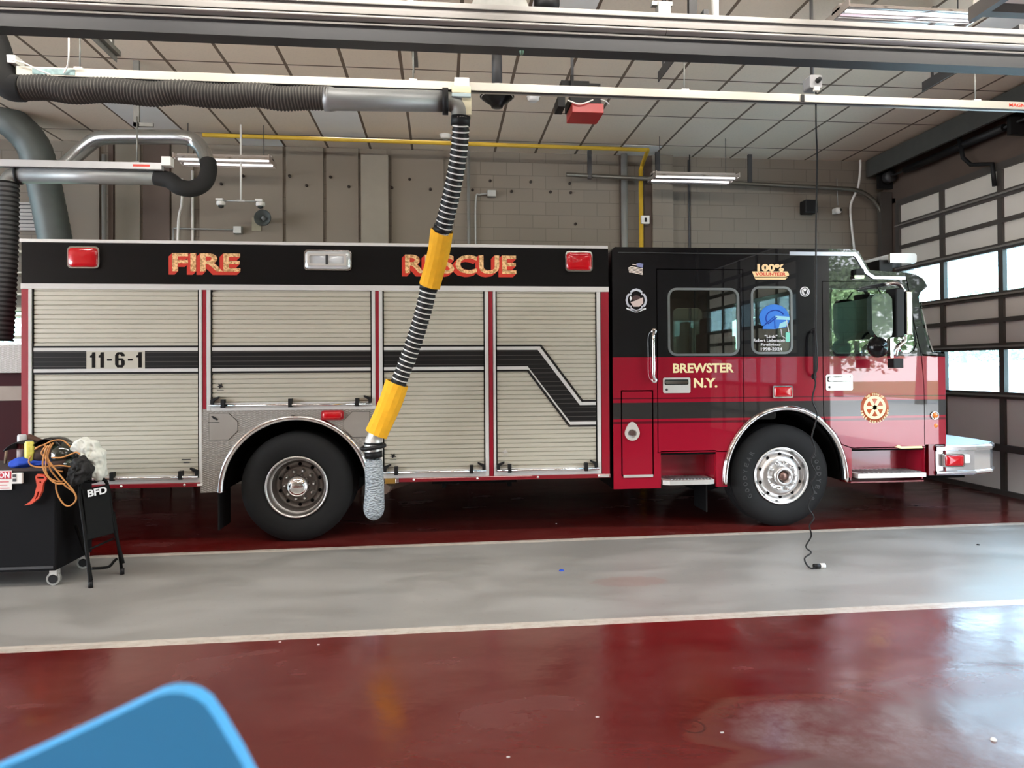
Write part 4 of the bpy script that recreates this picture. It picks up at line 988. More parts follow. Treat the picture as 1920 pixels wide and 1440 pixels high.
# --- lettering and emblems on the cab
def at(u0, v0, d=.0): return lambda u, v, t: (u0+u, YT-d-t, v0+v)
def line(word, px0, px1, pyb, pyt, m, par, name, bold=.02, italic=0, d=0.0):
    x0 = S(px0, pyb)[0]; x1 = S(px1, pyb)[0]; z0 = S((px0+px1)/2, pyb)[1]; z1 = S((px0+px1)/2, pyt)[1]
    o = MB().text(word, z1-z0, at((x0+x1)/2, z0, d), width=x1-x0, bold=bold, italic=italic, thick=.0015).build(name, m, par); return o
line('BREWSTER', 1262, 1376, 699, 681, CREAM, rd_, 'town_lettering', .03)
line('N.Y.', 1301, 1345, 727, 709, CREAM, rd_, 'state_lettering', .035)
vol = line('100%', 1420, 1470, 509, 495, mat('pale_gold_vinyl', (.95, .66, .35), .45), truck, 'percent_lettering', .05)
GV = vol.data.materials[0]
ban = MB().plate(SS((1410, 509), (1476, 509), (1479, 513), (1479, 517), (1473, 519), (1414, 519)), YT-.002, YT).plate(SS((1414, 520), (1477, 520), (1472, 524), (1417, 524)), YT-.002, YT).build('volunteer_banner', GV, truck)
line('VOLUNTEER', 1416, 1473, 517, 511, LRED, ban, 'banner_lettering', .03, d=.002)
# memorial decal inside the small window frame, on the glass
dk_ = MB(); q = S(1452, 597)
cx_, cz_ = q
helm = [(cx_+.155*math.cos(R(a))*(1.05 if a < 180 else 1), cz_+.145*math.sin(R(a))) for a in range(-40, 215, 12)]+[S(1432, 610)]+[S(1430, 617)]+[S(1452, 617)]
YD = YT+.004
memo = MB().plate(helm, YD-.002, YD).build('helmet_decal', BLUEV, truck, label='blue helmet decal on the small cab window')
arc_ = [(cx_+.01+.1*math.cos(R(a)), cz_+.0+.085*math.sin(R(a))) for a in range(30, 230, 10)]
MB().tube([(p[0], YD-.003, p[1]) for p in arc_]+[(S(1457, 595)[0], YD-.003, S(1457, 595)[1])], .006, n=5).tube([(p[0], YD-.003, p[1]) for p in SS((1433, 610), (1452, 593), (1453, 616))], .005, n=5).build('decal_outline', NAVY, memo)
MB().plate(SS((1454, 592), (1480, 594), (1481, 600), (1455, 599)), YD-.005, YD-.002).plate(SS((1462, 607), (1478, 600), (1474, 612), (1460, 616)), YD-.005, YD-.002).build('decal_shield', LBLUE, memo)
MB().tube([(p[0], YD-.006, p[1]) for p in SS((1474, 600), (1479, 622))], .005, n=5).tube([(p[0], YD-.006, p[1]) for p in SS((1464, 617), (1466, 630), (1474, 635))], .005, n=5).build('decal_hose', WVIN, memo)
a, c_, z0, z1 = SR(1473, 623, 1481, 641); MB().plate(rrect(a, c_, z0, z1, .012), YD-.006, YD-.002).build('decal_tag', MINT, memo)
for wd, x0, x1, yb, yt in (('"Link"', 1434, 1458, 633.5, 628), ('Robert Liebenstein', 1413, 1474, 641, 635), ('Firefighter', 1427, 1465, 650, 643.5), ('1998-2024', 1427, 1467, 657.5, 651.5)):
    x0_ = S(x0, yb)[0]; x1_ = S(x1, yb)[0]; zz = S(1450, yb)[1]; zt = S(1450, yt)[1]
    MB().text(wd, zt-zz, lambda u, v, t, xc=(x0_+x1_)/2, zz=zz: (xc+u, YD-t, zz+v), width=x1_-x0_, bold=.02, thick=.002).build('memorial_lettering', WVIN, memo)
# flag
fl = MB(); 
for i in range(6):
    d = i*2.6
    fl.plate(SS((1177+i*.5, 500+d*.75), (1184, 496.5+d), (1191, 498+d), (1205, 501+d), (1205, 502.6+d), (1191, 499.6+d), (1184, 498.2+d), (1177+i*.5, 501.4+d*.75)) if i else SS((1186, 495), (1196, 496), (1196, 497.5), (1185, 496.6)), YT-.002, YT)
flag = fl.build('flag_decal', mat('flag_stripe', (.72, .62, .56), .5), truck, label='small flag decal on the black rear corner')
MB().plate(SS((1193, 494), (1199, 493), (1206, 495), (1205, 502), (1194, 500)), YT-.003, YT).build('flag_canton', mat('flag_blue', (.2, .22, .42), .5), flag)
# fire department crest
GC = mat('crest_silver', (.5, .52, .58), .45); 
q = S(1193, 563); cx_, cz_ = q
def cross(k):
    out = []
    for i in range(4):
        a0 = 45+90*i
        for da, r in ((-33, .108), (-15, .098), (0, .082), (15, .098), (33, .108)):
            a = R(a0+da); out.append((cx_+r*k*math.cos(a), cz_+r*k*1.05*math.sin(a)))
    for i in range(0): pass
    return out
mal = []
for i in range(4):
    a0 = 90*i
    for da, r in ((-35, .106), (-20, .108), (0, .112), (20, .108), (35, .106), (40, .096), (45, .088), (50, .096))[:-1]:
        a = R(a0+da); mal.append((r*math.cos(a), r*1.07*math.sin(a)))
crest = MB().plate([(cx_+p[0], cz_+p[1]) for p in mal], YT-.002, YT, holes=[[(cx_+p[0]*.8, cz_+p[1]*.8) for p in mal]]).build('crest_decal', GC, truck, label='silver maltese cross crest on the black rear corner')
MB().plate([(cx_+.05*math.cos(R(a)), cz_+.045*math.sin(R(a))+.005) for a in range(0, 181, 20)]+[(cx_-.06, cz_-.01), (cx_+.06, cz_-.02)][:0], YT-.003, YT).build('crest_helmet', mat('crest_brown', (.06, .03, .03), .5), crest)
MB().plate([(cx_-.06, cz_-.02), (cx_+.0, cz_+.0), (cx_+.07, cz_+.03), (cx_+.07, cz_-.03), (cx_+.03, cz_-.065), (cx_-.03, cz_-.065)], YT-.0035, YT).build('crest_figure', mat('crest_flesh', (.62, .5, .46), .5), crest)
MB().plate([(cx_-.07, cz_+.02), (cx_-.058, cz_+.045), (cx_-.046, cz_+.02), (cx_-.058, cz_-.01)], YT-.0036, YT).build('crest_lozenge', WVIN, crest)
MB().plate(SS((1174, 577), (1192, 583), (1192, 586), (1175, 580)), YT-.002, YT).plate(SS((1194, 583), (1211, 577), (1211, 580), (1194, 586)), YT-.002, YT).build('crest_ribbon', WVIN, crest)
# round sticker
q = S(1509, 547); st_ = MB().lathe([(.052, 0), (.052, -.002), (0, -.002)], (q[0], YT, q[1]), n=32).build('round_sticker', WVIN, truck, label='round white sticker by the front cab door')
MB().plate(circ(q[0], q[1], .042, 24), YT-.003, YT, holes=[circ(q[0], q[1], .036, 24)]).plate([(q[0]-.02, q[1]+.02), (q[0], q[1]+.0), (q[0]+.025, q[1]+.03), (q[0]+.018, q[1]-.02), (q[0]-.0, q[1]-.03), (q[0]-.01, q[1]-.008)], YT-.003, YT).build('sticker_mark', BLACK, st_)
# department wheel emblem on the front door
q = S(1640, 764); cx_, cz_ = q
EMR = mat('emblem_ground', (.5, .1, .03), .4)
em = MB().lathe([(.155, 0), (.155, -.001), (0, -.001)], (cx_, YT, cz_), n=48).build('door_emblem', EMR, fd_, label='gold wheel emblem with arched lettering')
wl = MB().plate(circ(cx_, cz_, .122, 48), YT-.0025, YT-.001, holes=[circ(cx_, cz_, .092, 48)])
for a in (0, 60, 120):
    ca, sa = math.cos(R(a)), math.sin(R(a)); wl.obox((cx_, YT-.002, cz_), (ca, 0, sa), .1, (0, 1, 0), .0009, (-sa, 0, ca), .0165)
wl.build('emblem_wheel', CREAM, em)
tx = MB()
for word, a0, st_a, rad, flip in (('THE TOWN OF', 132, -8.4, .137, 1), ('FIRE DEPARTMENT', 196, 10.9, .152, -1)):
    for i, chh in enumerate(word):
        if chh == ' ': continue
        a = R(a0+st_a*i)
        def pl(u, v, t, a=a, rad=rad, flip=flip):
            r2 = rad+flip*(v-.011); return (cx_+r2*math.cos(a)+flip*u*math.sin(a), YT-.0015-t, cz_+r2*math.sin(a)-flip*u*math.cos(a))
        tx.text(chh, .024, pl, width=.017, bold=.03, thick=.001)
tx.build('emblem_lettering', CREAM, em)

# ================================================================= OVERHEAD
# the long silver beam with the dark web in front of everything
def zat_(py, Y): return P(960, py, Y).z
bm = thing('overhead_beam', 'long silver and black beam running right across the top of the picture', 'beam', (1.2, 4.8, 3.9))
BS = mat('beam_silver', (.21, .2, .19), .36, metal=.4, var=.06, vscale=2)
BW = mat('beam_dark_web', (.028, .029, .031), .5, metal=.2, var=.1)
z = [zat_(p, 4.8) for p in (12, 22, 30, 40, 42, 55, 57, 61, 88)]
MB().box(-4.6, 7.0, 4.8, 4.93, z[8], z[7]).build('web', BW, bm)
MB().box(-4.6, 7.0, 4.785, 4.9, z[7], z[6]).build('lower_lip', BS, bm, bevel=.002)
m_ = MB(); m_.grid([[(x, 4.79-.03*math.sin(PI*i/6), z[5]+(z[4]-z[5])*i/6) for i in range(7)] for x in (-4.6, 1.6)]).grid([[(x, 4.79-.03*math.sin(PI*i/6), z[5]+(z[4]-z[5])*i/6) for i in range(7)] for x in (1.604, 7.0)])
m_.build('rounded_cover', BS, bm)
MB().box(-4.6, 7.0, 4.81, 4.9, z[5]-.005, z[3]).build('shadow_gap', BLACK, bm)
MB().box(-4.6, 7.0, 4.79, 4.88, z[3], z[2]).box(-4.6, 7.0, 4.80, 4.87, z[2], z[1]).box(-4.6, 7.0, 4.785, 4.88, z[1], z[0]).build('upper_channel', BS, bm, bevel=.003)
q = P(978, 95, 4.86); MB().lathe([(.0, -.03), (.012, -.028), (.016, -.01), (.02, .0), (.02, .02)], (q.x, 4.86, q.z), axis='z', n=12).build('sprinkler_stub', mat('green_brass', (.12, .2, .14), .4, metal=.5), bm)
for px in (1298, 1341, 775, 150):
    q = P(px, 30, 4.86)
    if px > 1200: MB().box(q.x-(.03 if px < 1320 else .018), q.x+(.03 if px < 1320 else .018), 4.84, 4.88, z[0], CEIL).build('hanger', BLACK if px < 1320 else ALU, bm)
q = P(1245, 20, 4.83); MB().box(q.x-.05, q.x+.04, 4.8, 4.87, z[0]-.02, z[0]+.09).box(q.x-.09, q.x+.06, 4.82, 4.86, z[0]+.07, z[0]+.1).build('clip_bracket', GALV, bm)
# upper exhaust rail over the near side of the truck
def railthing(name, lab, Y, x0, x1, pa, pb, m, h, cat='rail'):
    z0 = P(pa[0], pa[1], Y).z
    t_ = thing(name, lab, cat, ((x0+x1)/2, Y, z0))
    o = MB(); o.box(x0, x1, Y-.035, Y+.035, z0, z0+h).build('rail_body', m, t_)
    MB().box(x0, x1, Y-.02, Y-.005, z0-.006, z0).build('rail_slot', DARK, t_)
    return t_, z0
RSIL = mat('rail_aluminium', (.4, .38, .33), .35, metal=.35, var=.05, vscale=1)
xj = P(865, 160, 5.43).x
er, zr = railthing('exhaust_rail', 'pale aluminium exhaust rail carrying the grey and striped hose above the truck', 5.43, P(36, 135, 5.43).x, 6.9, (1280, 186), None, RSIL, .062)
q = P(1905, 197, 5.38); MB().text('MAGNETRACK', .028, lambda u, v, t: (q.x-.05+u, 5.395-t, zr+.018+v), width=.34, bold=.02, align='LEFT').build('rail_lettering', LRED, er)
TEAL = mat('faded_teal_label', (.2, .3, .3), .6, var=.5, vscale=40)
a = P(60, 132, 5.39).x; c_ = P(140, 135, 5.39).x; MB().box(a, c_, 5.392, 5.395, zr+.008, zr+.05).build('rail_label', TEAL, er)
a = P(1505, 180, 5.39).x; MB().box(a-.014, a+.014, 5.385, 5.395, zr-.0, zr+.055).build('rail_stop', BLACK, er)
# suspension brackets down from the ceiling
def susp(px0, py0, px1, py1, Y0, Y1, lab, w=.03):
    a, b_ = P(px0, py0, Y0), P(px1, py1, Y1)
    return a, b_
for px, top in ((1828, 1), (1283, 1), (775, 0), (150, 1)):
    q = P(px, 165, 5.43); s_ = 'rail_bracket'
    m_ = MB()
    if px == 1828:
        m_.box(q.x+.05, q.x+.11, 4.95, 6.3, 4.25, 4.31)
    o = tag(MB().box(q.x-.02, q.x+.02, 4.95, 6.05, 4.27, 4.31).box(q.x-.02, q.x-.012, 4.95, 6.05, 4.22, 4.27).box(q.x-.015, q.x+.015, 5.9, 5.94, 4.3, CEIL).build('ceiling_strut', DARK if px > 1000 else GALV),
        {1828: 'dark steel strut over the right end of the exhaust rail', 1283: 'dark steel strut hanging right of the red door opener', 775: 'short steel strut below the beam, left of the hose elbow', 150: 'steel strut hanging above the left end of the grey duct'}[px], 'bracket', 'struts carrying the exhaust rail')
    MB().tube([(q.x, 5.43, zr+.062), (q.x, 5.43, 4.22)], .006, n=6).build('hanger_rod', GALV, er)
    MB().box(q.x-.03, q.x+.03, 5.4, 5.46, zr+.06, zr+.075).build('rail_clamp', ALU, er)
# joint box, elbow etc: the trolley at the middle
tr = thing('hose_trolley', 'cream and white trolley box on the exhaust rail above the hose elbow', 'trolley', (xj, 5.43, zr))
def bx(px0, py0, px1, py1, Y, d, m, name, par, bev=.004):
    a = P(px0, (py0+py1)/2, Y); c_ = P(px1, (py0+py1)/2, Y); t_ = P((px0+px1)/2, py0, Y).z; u_ = P((px0+px1)/2, py1, Y).z
    return MB().box(a.x, c_.x, Y, Y+d, u_, t_).build(name, m, par, bevel=bev)
CRM = mat('cream_box', (.6, .55, .38), .6); PBL = mat('pale_blue_band', (.4, .5, .52), .5)
bx(852, 145, 880, 161, 5.36, .12, WHITE, 'top_box', tr); bx(847, 161, 883, 174, 5.35, .14, CRM, 'cream_box', tr); bx(847, 174, 883, 181, 5.345, .15, PBL, 'blue_band', tr); bx(866, 181, 884, 215, 5.37, .1, CRM, 'lower_box', tr)
# long duct and hose
hs_ = thing('exhaust_hose', 'grey exhaust duct with striped hose and two yellow sleeves hanging by the truck', 'hose', (xj, 5.43, 3.0))
def corr(pts, r, step, amp, n=20):
    q = resample(spline(pts, 24), step); return q, [r+(amp if i % 2 else -amp) for i in range(len(q))]
A = P(38, 165, 5.43); B = P(620, 186, 5.43); C = P(832, 190, 5.43)
wav = [A.lerp(B, i/12)+Vector((0, 0, .012*math.sin(i*2.3))) for i in range(13)]
q, rr_ = corr(wav, .088, .0115, .005); MB().tube(q, rr_, n=22, mi=lambda i: 1 if i % 2 else 0).build('corrugated_duct', [FLEXD, FLEX_SHADE], hs_)
MB().tube([B+Vector((-.05, 0, 0)), B, B+Vector((.04, 0, 0)), C], [.09, .092, .084, .08], n=26).build('smooth_duct', DUCT, hs_)
MB().tube([C+Vector((-.01, 0, 0)), C+Vector((.035, 0, 0))], .102, n=26).build('duct_clamp', BLACK, hs_)
D = P(864, 225, 5.43)
MB().tube(spline([C+Vector((.02, 0, 0)), P(850, 193, 5.43), P(862, 205, 5.43), D], 6), .072, n=24).build('elbow', GALV, hs_)
pts = [(864, 222, 5.43), (863, 260, 5.5), (856, 315, 5.6), (844, 375, 5.72), (829, 436, 5.85)]
BWH = [BLACK, WHITE]
def striped(pp, r0, r1, pitch=.046):
    q = resample(spline([P(*p) for p in pp], 30), pitch/4); n = len(q); rs = [(r0+(r1-r0)*i/n)+(.004 if i % 4 == 0 else 0 if i % 4 in (1, 3) else -.004) for i in range(n)]
    return MB().tube(q, rs, n=20, mi=lambda i: 1 if i % 4 == 0 else 0).build('striped_hose', BWH, hs_)
striped(pts, .066, .073)
MB().tube([P(864, 218, 5.43), P(863, 236, 5.44)], .075, n=20).build('hose_collar', BLACK, hs_); MB().tube([P(831, 424, 5.83), P(828, 436, 5.85)], .078, n=20).build('hose_collar', BLACK, hs_)
def sleeve(pp, r, lab):
    q = resample(spline([P(*p) for p in pp], 10), .025); rnd = random.Random(3); m_ = MB(); n = 14
    rows = []
    for i, p in enumerate(q):
        t_ = (q[min(i+1, len(q)-1)]-q[max(i-1, 0)]).normalized(); a = t_.cross(Vector((0, 1, 0))).normalized(); b_ = t_.cross(a)
        rows.append([p+a*r*1.12*(1+.05*math.sin(3*k+i*.25))*math.cos(2*PI*k/n)+b_*r*.95*math.sin(2*PI*k/n)*(1+.05*math.sin(2*k+i*.4)) for k in range(n)])
    m_.grid(rows, wrap=True, smooth=False); o = m_.build('yellow_sleeve', YEL, hs_); o['label'] = lab
    md = o.modifiers.new('thick', 'SOLIDIFY'); md.thickness = .004
    return o
sleeve([(829, 432, 5.85), (820, 480, 5.95), (806, 538, 6.05)], .083, 'upper yellow sleeve over the word RESCUE')
striped([(805, 536, 6.05), (792, 590, 6.12), (773, 650, 6.2), (745, 724, 6.27)], .073, .071)
MB().tube([P(805, 532, 6.05), P(803, 544, 6.06)], .079, n=20).build('hose_collar', BLACK, hs_)
sleeve([(745, 718, 6.27), (727, 765, 6.3), (706, 815, 6.32)], .092, 'lower yellow sleeve above the nozzle')
MB().tube(spline([P(710, 805, 6.32), P(701, 826, 6.33), P(700, 850, 6.33)], 6), [.07]*6+[.078]*7, n=24).build('nozzle_neck', ALU, hs_)
def ring(c, R_, r, name, m, tilt=0):
    return MB().tube([(c.x+R_*math.cos(a), c.y+R_*math.sin(a), c.z+tilt*R_*math.cos(a)) for a in [2*PI*i/36 for i in range(37)]], r, n=10, caps=False).build(name, m, hs_)
ring(P(700, 838, 6.33), .098, .019, 'rubber_ring', BLACK, .12); ring(P(700, 831, 6.33), .075, .01, 'clamp_band', BLACK)
q = [P(700, 846, 6.33), P(701, 858, 6.33)]; MB().tube(q, .08, n=24).build('nozzle_collar', BLACK, hs_)
q = [P(x, y, 6.33) for x, y in ((701, 856), (701, 880), (703, 910), (702, 935), (701, 950), (701, 962), (701, 971), (701, 976))]
MB().tube(q, [.083, .082, .083, .088, .096, .09, .06, .015], n=28).build('woven_nozzle', SOCK, hs_, sub=1)
for px in (45, 170, 240, 302, 363, 423, 480, 532, 577, 615):
    q = P(px, 150+px*.012, 5.43); MB().box(q.x-.008, q.x+.008, 5.425, 5.435, A.z+.07, zr+.005).build('duct_hanger', WHITE, hs_)
# black flexible bend at the far left end
MB().tube(spline([P(-30, 30, 5.43), P(-4, 100, 5.43), P(2, 140, 5.43), P(18, 163, 5.43), P(44, 166, 5.43)], 8), .095, n=22).build('black_bend', CLOTHB, hs_)
tag(MB().tube(spline([P(129, 55, 5.3), P(129, 100, 5.3), P(127, 122, 5.36), P(120, 137, 5.38)], 8), .006, n=6).build('rail_cable', WHITE), 'white cable dropping from the beam to the exhaust rail', 'cable')
tag(MB().tube(spline([P(22, 112, 5.35), P(45, 118, 5.35), P(70, 130, 5.35), P(95, 140, 5.37)], 8), .005, n=6).build('rail_wire', WHITE), 'thin white wire curving to the left end of the exhaust rail', 'cable')
q = P(22, 112, 5.4); tag(MB().box(q.x-.035, q.x+.035, 5.38, 5.5, q.z-.03, q.z+.03).build('junction_box', WHITE, bevel=.005), 'small white box above the left end of the exhaust rail', 'junction box')
# second rail, duct loop and black drop hose over the far side
Y2 = 7.7
r2, z2 = railthing('exhaust_rail', 'shorter silver rail at far left over the truck roof', Y2, -6.5, P(305, 312, Y2).x, (150, 316), None, mat('rail_grey', (.45, .45, .45), .4, metal=.4), .07)
a = P(262, 310, Y2-.04).x; MB().box(a-.07, a+.1, Y2-.038, Y2-.035, z2+.025, z2+.048).build('rail_lettering', LRED, r2)
bx(302, 293, 320, 310, Y2-.05, .1, WHITE, 'end_box', r2)
q = P(257, 300, Y2); MB().tube([(q.x, Y2, z2+.07), (q.x, Y2, 4.35)], .008, n=6).box(q.x-.035, q.x+.035, Y2-.03, Y2+.03, z2+.06, z2+.085).build('hanger_rod', GALV, r2)
tag(MB().box(q.x-.04, q.x+.02, Y2, Y2+.03, 4.25, CEIL).box(q.x-.04, q.x+.16, Y2, Y2+.03, 4.25, 4.29).build('ceiling_strut', GALV), 'grey strut hanging from the sagging ceiling above the looped duct', 'bracket')
dp = thing('drop_duct', 'grey duct under the short rail with a black hose dropping at its left end', 'duct', (P(150, 330, 7.8).x, 7.8, z2-.2))
MB().tube([P(36, 328, 7.8), P(295, 332, 7.8)], .085, n=24).build('straight_duct', DUCT, dp)
MB().tube([P(34, 328, 7.8), P(38, 328, 7.8)], .1, n=24).build('duct_clamp', BLACK, dp)
MB().tube(spline([P(38, 327, 7.8), P(22, 332, 7.8), P(14, 346, 7.8)], 7), .082, n=22).build('elbow', GALV, dp)
q, rr_ = corr([P(14, 342, 7.8), P(13, 430, 7.8), P(9, 540, 7.8), P(3, 642, 7.8)], .105, .025, .007); MB().tube(q, rr_, n=20, mi=lambda i: 1 if i % 2 else 0).build('black_hose', [BLACK, DARK], dp)  # rings alternate in tone, corrugation light and shade put into the colour
lp = thing('duct_loop', 'looped silver duct joined by a black flexible bend above the truck', 'duct', (P(270, 260, 8.2).x, 8.2, 4.2))
MB().tube(spline([P(120, 312, 8.3), P(150, 285, 8.3), P(178, 263, 8.25), P(205, 257, 8.2), P(280, 257, 8.15), P(345, 258, 8.1), P(368, 268, 8.1), P(382, 285, 8.05), P(389, 306, 8.0)], 6), .082, n=22).build('silver_duct', mat('shiny_duct', (.42, .44, .44), .25, metal=.9, var=.1), lp)
MB().tube(spline([P(390, 303, 8.0), P(391, 322, 7.95), P(382, 343, 7.9), P(360, 354, 7.85), P(335, 350, 7.8), P(318, 338, 7.8), P(292, 332, 7.8)], 7), .088, n=22).build('black_flex_bend', CLOTHB, lp)
# large duct going down behind the truck
q, rr_ = corr([P(-25, 200, 9.4), P(20, 228, 9.4), P(55, 262, 9.5), P(72, 300, 9.55), P(90, 380, 9.7), P(106, 465, 9.8), P(112, 520, 9.8)], .2, .04, .003, 26)
tag(MB().tube(q, rr_, n=30).build('large_duct', mat('dull_duct', (.115, .13, .125), .55, metal=.4, var=.2)), 'large dull grey round duct bending down behind the truck at far left', 'duct')

# cone diffuser, door opener, detectors
q = P(932, 192, 6.6); cc = (q.x, 6.6, CEIL-.3)
zc_ = P(932, 175, 6.6).z; cf = thing('ceiling_speaker_cone', 'black and silver cone shaped unit under the ceiling beside the hose elbow', 'ceiling fixture', (q.x, 6.6, zc_))
MB().lathe([(.17, .03), (.172, .0), (.165, -.02), (.16, -.022), (.155, -.045), (.145, -.048)], (q.x, 6.6, zc_), axis='z', n=36).build('ribbed_band', ALU, cf)
MB().lathe([(.165, -.025), (.12, -.06), (.06, -.105), (.055, -.125), (0, -.128)], (q.x, 6.6, zc_-.01), axis='z', n=36).build('cone', BLACKP, cf)
MB().tube([(q.x, 6.6, zc_), (q.x, 6.6, CEIL)], .05, n=16).box(q.x-.02, q.x+.2, 6.57, 6.6, zc_+.015, zc_+.03).build('mount', DARK, cf)
op = thing('door_opener', 'red and black motor unit hung under the ceiling above the cab', 'door opener', (P(1095, 185, 6.3).x, 6.3, P(1095, 185, 6.3).z))
bx(1073, 193, 1132, 211, 6.25, .3, mat('opener_red', (.35, .02, .02), .4), 'red_cover', op); bx(1069, 178, 1128, 195, 6.3, .28, BLACK, 'motor', op); bx(1046, 180, 1060, 200, 6.3, .2, BLACK, 'gearbox', op)
bx(1052, 151, 1105, 163, 6.35, .2, BLACK, 'top_plate', op); bx(1070, 140, 1076, 165, 6.3, .03, BLACK, 'hanger', op); bx(1098, 156, 1126, 166, 6.4, .2, BLACK, 'motor_end', op)
MB().tube(spline([P(1065, 188, 6.24), P(1085, 195, 6.22), P(1100, 192, 6.22), P(1112, 187, 6.24)], 5), .006, n=6).tube(spline([P(1126, 186, 6.3), P(1136, 190, 6.3), P(1142, 196, 6.35)], 4), .005, n=6).build('wire', WHITE, op)
a = P(1110, 164, 6.35); MB().tube([a, (6.95, 6.6, a.z+.02)], .007, n=6).build('cable', BLACK, op)
MB().tube([(P(1073, 160, 6.4).x, 6.4, a.z), (P(1073, 160, 6.4).x, 6.4, CEIL)], .015, n=6).build('hanger_rod', DARK, op)
for px, py, lab in ((835, 255, 'round white smoke detector on the ceiling behind the hose'), (1000, 184, 'round white smoke detector on the ceiling beside the black cone')):
    q = FL(px, py-2, CEIL); tag(MB().lathe([(0, -.05), (.05, -.05), (.07, -.035), (.075, 0)], (q.x, q.y, CEIL), axis='z', n=24).lathe([(.085, -.01), (.085, 0)], (q.x, q.y, CEIL), axis='z', n=24).build('smoke_detector', WHITE), lab, 'smoke detector')
# duct outlet seen above the beam, top centre
q = P(945, 8, 5.3); ho = thing('duct_outlet', 'grey flared duct outlet above the beam, top centre', 'duct', (q.x, 5.3, 4.3))
MB().plate([(P(880, 12, 5.2).x, P(880, 14, 5.2).z), (P(992, 12, 5.2).x, P(992, 14, 5.2).z), (P(975, -30, 5.2).x, P(975, -30, 5.2).z), (P(905, -30, 5.2).x, P(905, -30, 5.2).z)], 5.2, 5.5).build('hood', GALV, ho)
q = P(1025, -6, 5.3); MB().lathe([(0, -.05), (.09, -.05), (.1, .0), (.1, .25)], (q.x, 5.3, P(1025, 10, 5.3).z), axis='z', n=28).build('round_collar', BLACK, ho)
# yellow gas pipe
yp = thing('gas_pipe', 'yellow gas pipe running under the ceiling and down the back wall', 'pipe', (P(1203, 380, 10.3).x, 10.2, 4.5))
pe = P(1212, 281, 9.75); zy = pe.z
MB().tube([(P(380, 253, 9.75).x, 9.75, P(380, 253, 9.75).z), (pe.x, 9.75, zy)], .028, n=12).build('horizontal_run', YPIPE, yp)
xv = P(1203, 380, 10.35).x
MB().tube(spline([(pe.x, 9.75, zy), (pe.x+.03, 9.8, zy), (xv+.02, 10.35, zy-.02), (xv, 10.38, zy-.12)], 5), .03, n=10).build('pipe_elbow', YPIPE, yp)
MB().tube([(xv, 10.38, zy-.1), (xv, 10.38, .05)], .035, n=12).build('vertical_run', YPIPE, yp)
def vpipe(px, y0, y1, r, m, lab, name='conduit', Y=10.42, cat='conduit', grp=None):
    a = P(px, y0, Y); return tag(MB().tube([(a.x, Y, a.z), (a.x, Y, .1 if y1 is None else P(px, y1, Y).z)], r, n=12).build(name, m), lab, cat, grp)
PIPEG = mat('grey_pipe', (.36, .37, .36), .4, metal=.5)
vpipe(1170, 285, None, .05, PIPEG, 'thick grey pipe down the back wall just left of the yellow pipe', 'pipe', cat='pipe')
vpipe(878, 283, None, .022, PIPEG, 'thin pale conduit on the back wall right of the striped hose')
vpipe(361, 320, None, .018, WHITE, 'straight white conduit on the back wall behind the silver loop')
vpipe(195, 290, None, .03, PIPEG, 'grey pipe down the back wall right of the large duct', 'pipe', cat='pipe')
tag(MB().tube(spline([P(341, 335, 10.35), P(341, 380, 10.35), P(335, 410, 10.35), P(333, 470, 10.35)], 6), .018, n=8).build('conduit', WHITE), 'bent white conduit on the back wall below the black flex bend', 'conduit')
cb = thing('conduit_drop', 'thin conduit with a square box right of the striped hose', 'conduit', (P(915, 360, 10.45).x, 10.45, 3))
MB().tube(spline([P(918, 363, 10.44), P(900, 365, 10.44), P(892, 375, 10.44), P(892, 470, 10.44)], 6), .014, n=8).build('bent_tube', PIPEG, cb); bx(914, 356, 930, 368, 10.4, .1, PIPEG, 'box', cb)
cb = thing('conduit_run', 'small grey box and level conduit under the paired dome cameras', 'junction box', (P(445, 430, 10.4).x, 10.4, 3.7))
bx(437, 424, 452, 437, 10.36, .1, PIPEG, 'box', cb); MB().tube([P(325, 428, 10.4), P(437, 431, 10.4)], .01, n=8).tube([P(325, 428, 10.4), P(325, 470, 10.4)], .012, n=8).build('tube', PIPEG, cb)
tag(MB().tube(spline([P(1613, 300, 10.3), P(1613, 316, 10.3), P(1609, 350, 10.35), P(1595, 385, 10.4), P(1597, 425, 10.42), P(1602, 470, 10.42)], 6), .018, n=8).build('conduit', WHITE), 'bent white conduit on the back wall by the closed bay door', 'conduit')
tag(MB().tube([(P(1293, 300, 10.38).x, 10.38, CEIL), (P(1293, 300, 10.38).x, 10.38, .02)], .01, n=6).build('conduit', DARK), 'thin dark conduit on the block wall below the right fluorescent fixture', 'conduit')
bx_ = bx(1203, 404, 1218, 419, 10.3, .05, WHITE, 'wall_switch', None); tag(bx_, 'white plate with a black handle beside the yellow pipe', 'switch')
q = P(1211, 412, 10.29); MB().box(q.x-.015, q.x+.015, 10.285, 10.3, q.z-.03, q.z+.03).build('switch_handle', BLACK, bx_)
tag(MB().box(P(471, 0, 10.44).x, P(471, 0, 10.44).x+.13, 10.44, 10.455, P(470, 433, 10.44).z, P(470, 408, 10.44).z).build('wall_patch', mat('pale_green_patch', (.3, .28, .2), .7)), 'pale rectangular plate on the back wall left of the horn', 'wall plate')
hn = thing('horn_speaker', 'grey round horn loudspeaker on the back wall', 'loudspeaker', (P(492, 408, 10.2).x, 10.2, P(492, 408, 10.2).z))
c3 = tuple(P(492, 408, 10.15)); HG = mat('horn_grey', (.1, .115, .115), .5)
MB().lathe([(.115, 0), (.12, .01), (.1, .03), (.05, .12), (.03, .2), (.0, .25)], c3, n=32).lathe([(.112, .0), (.08, .04), (.04, .1), (0, .12)], c3, n=32).build('bell', HG, hn)
MB().lathe([(0, .01), (.025, .03), (.03, .08)], c3, n=20).build('driver', mat('horn_driver', (.25, .26, .26), .5), hn)
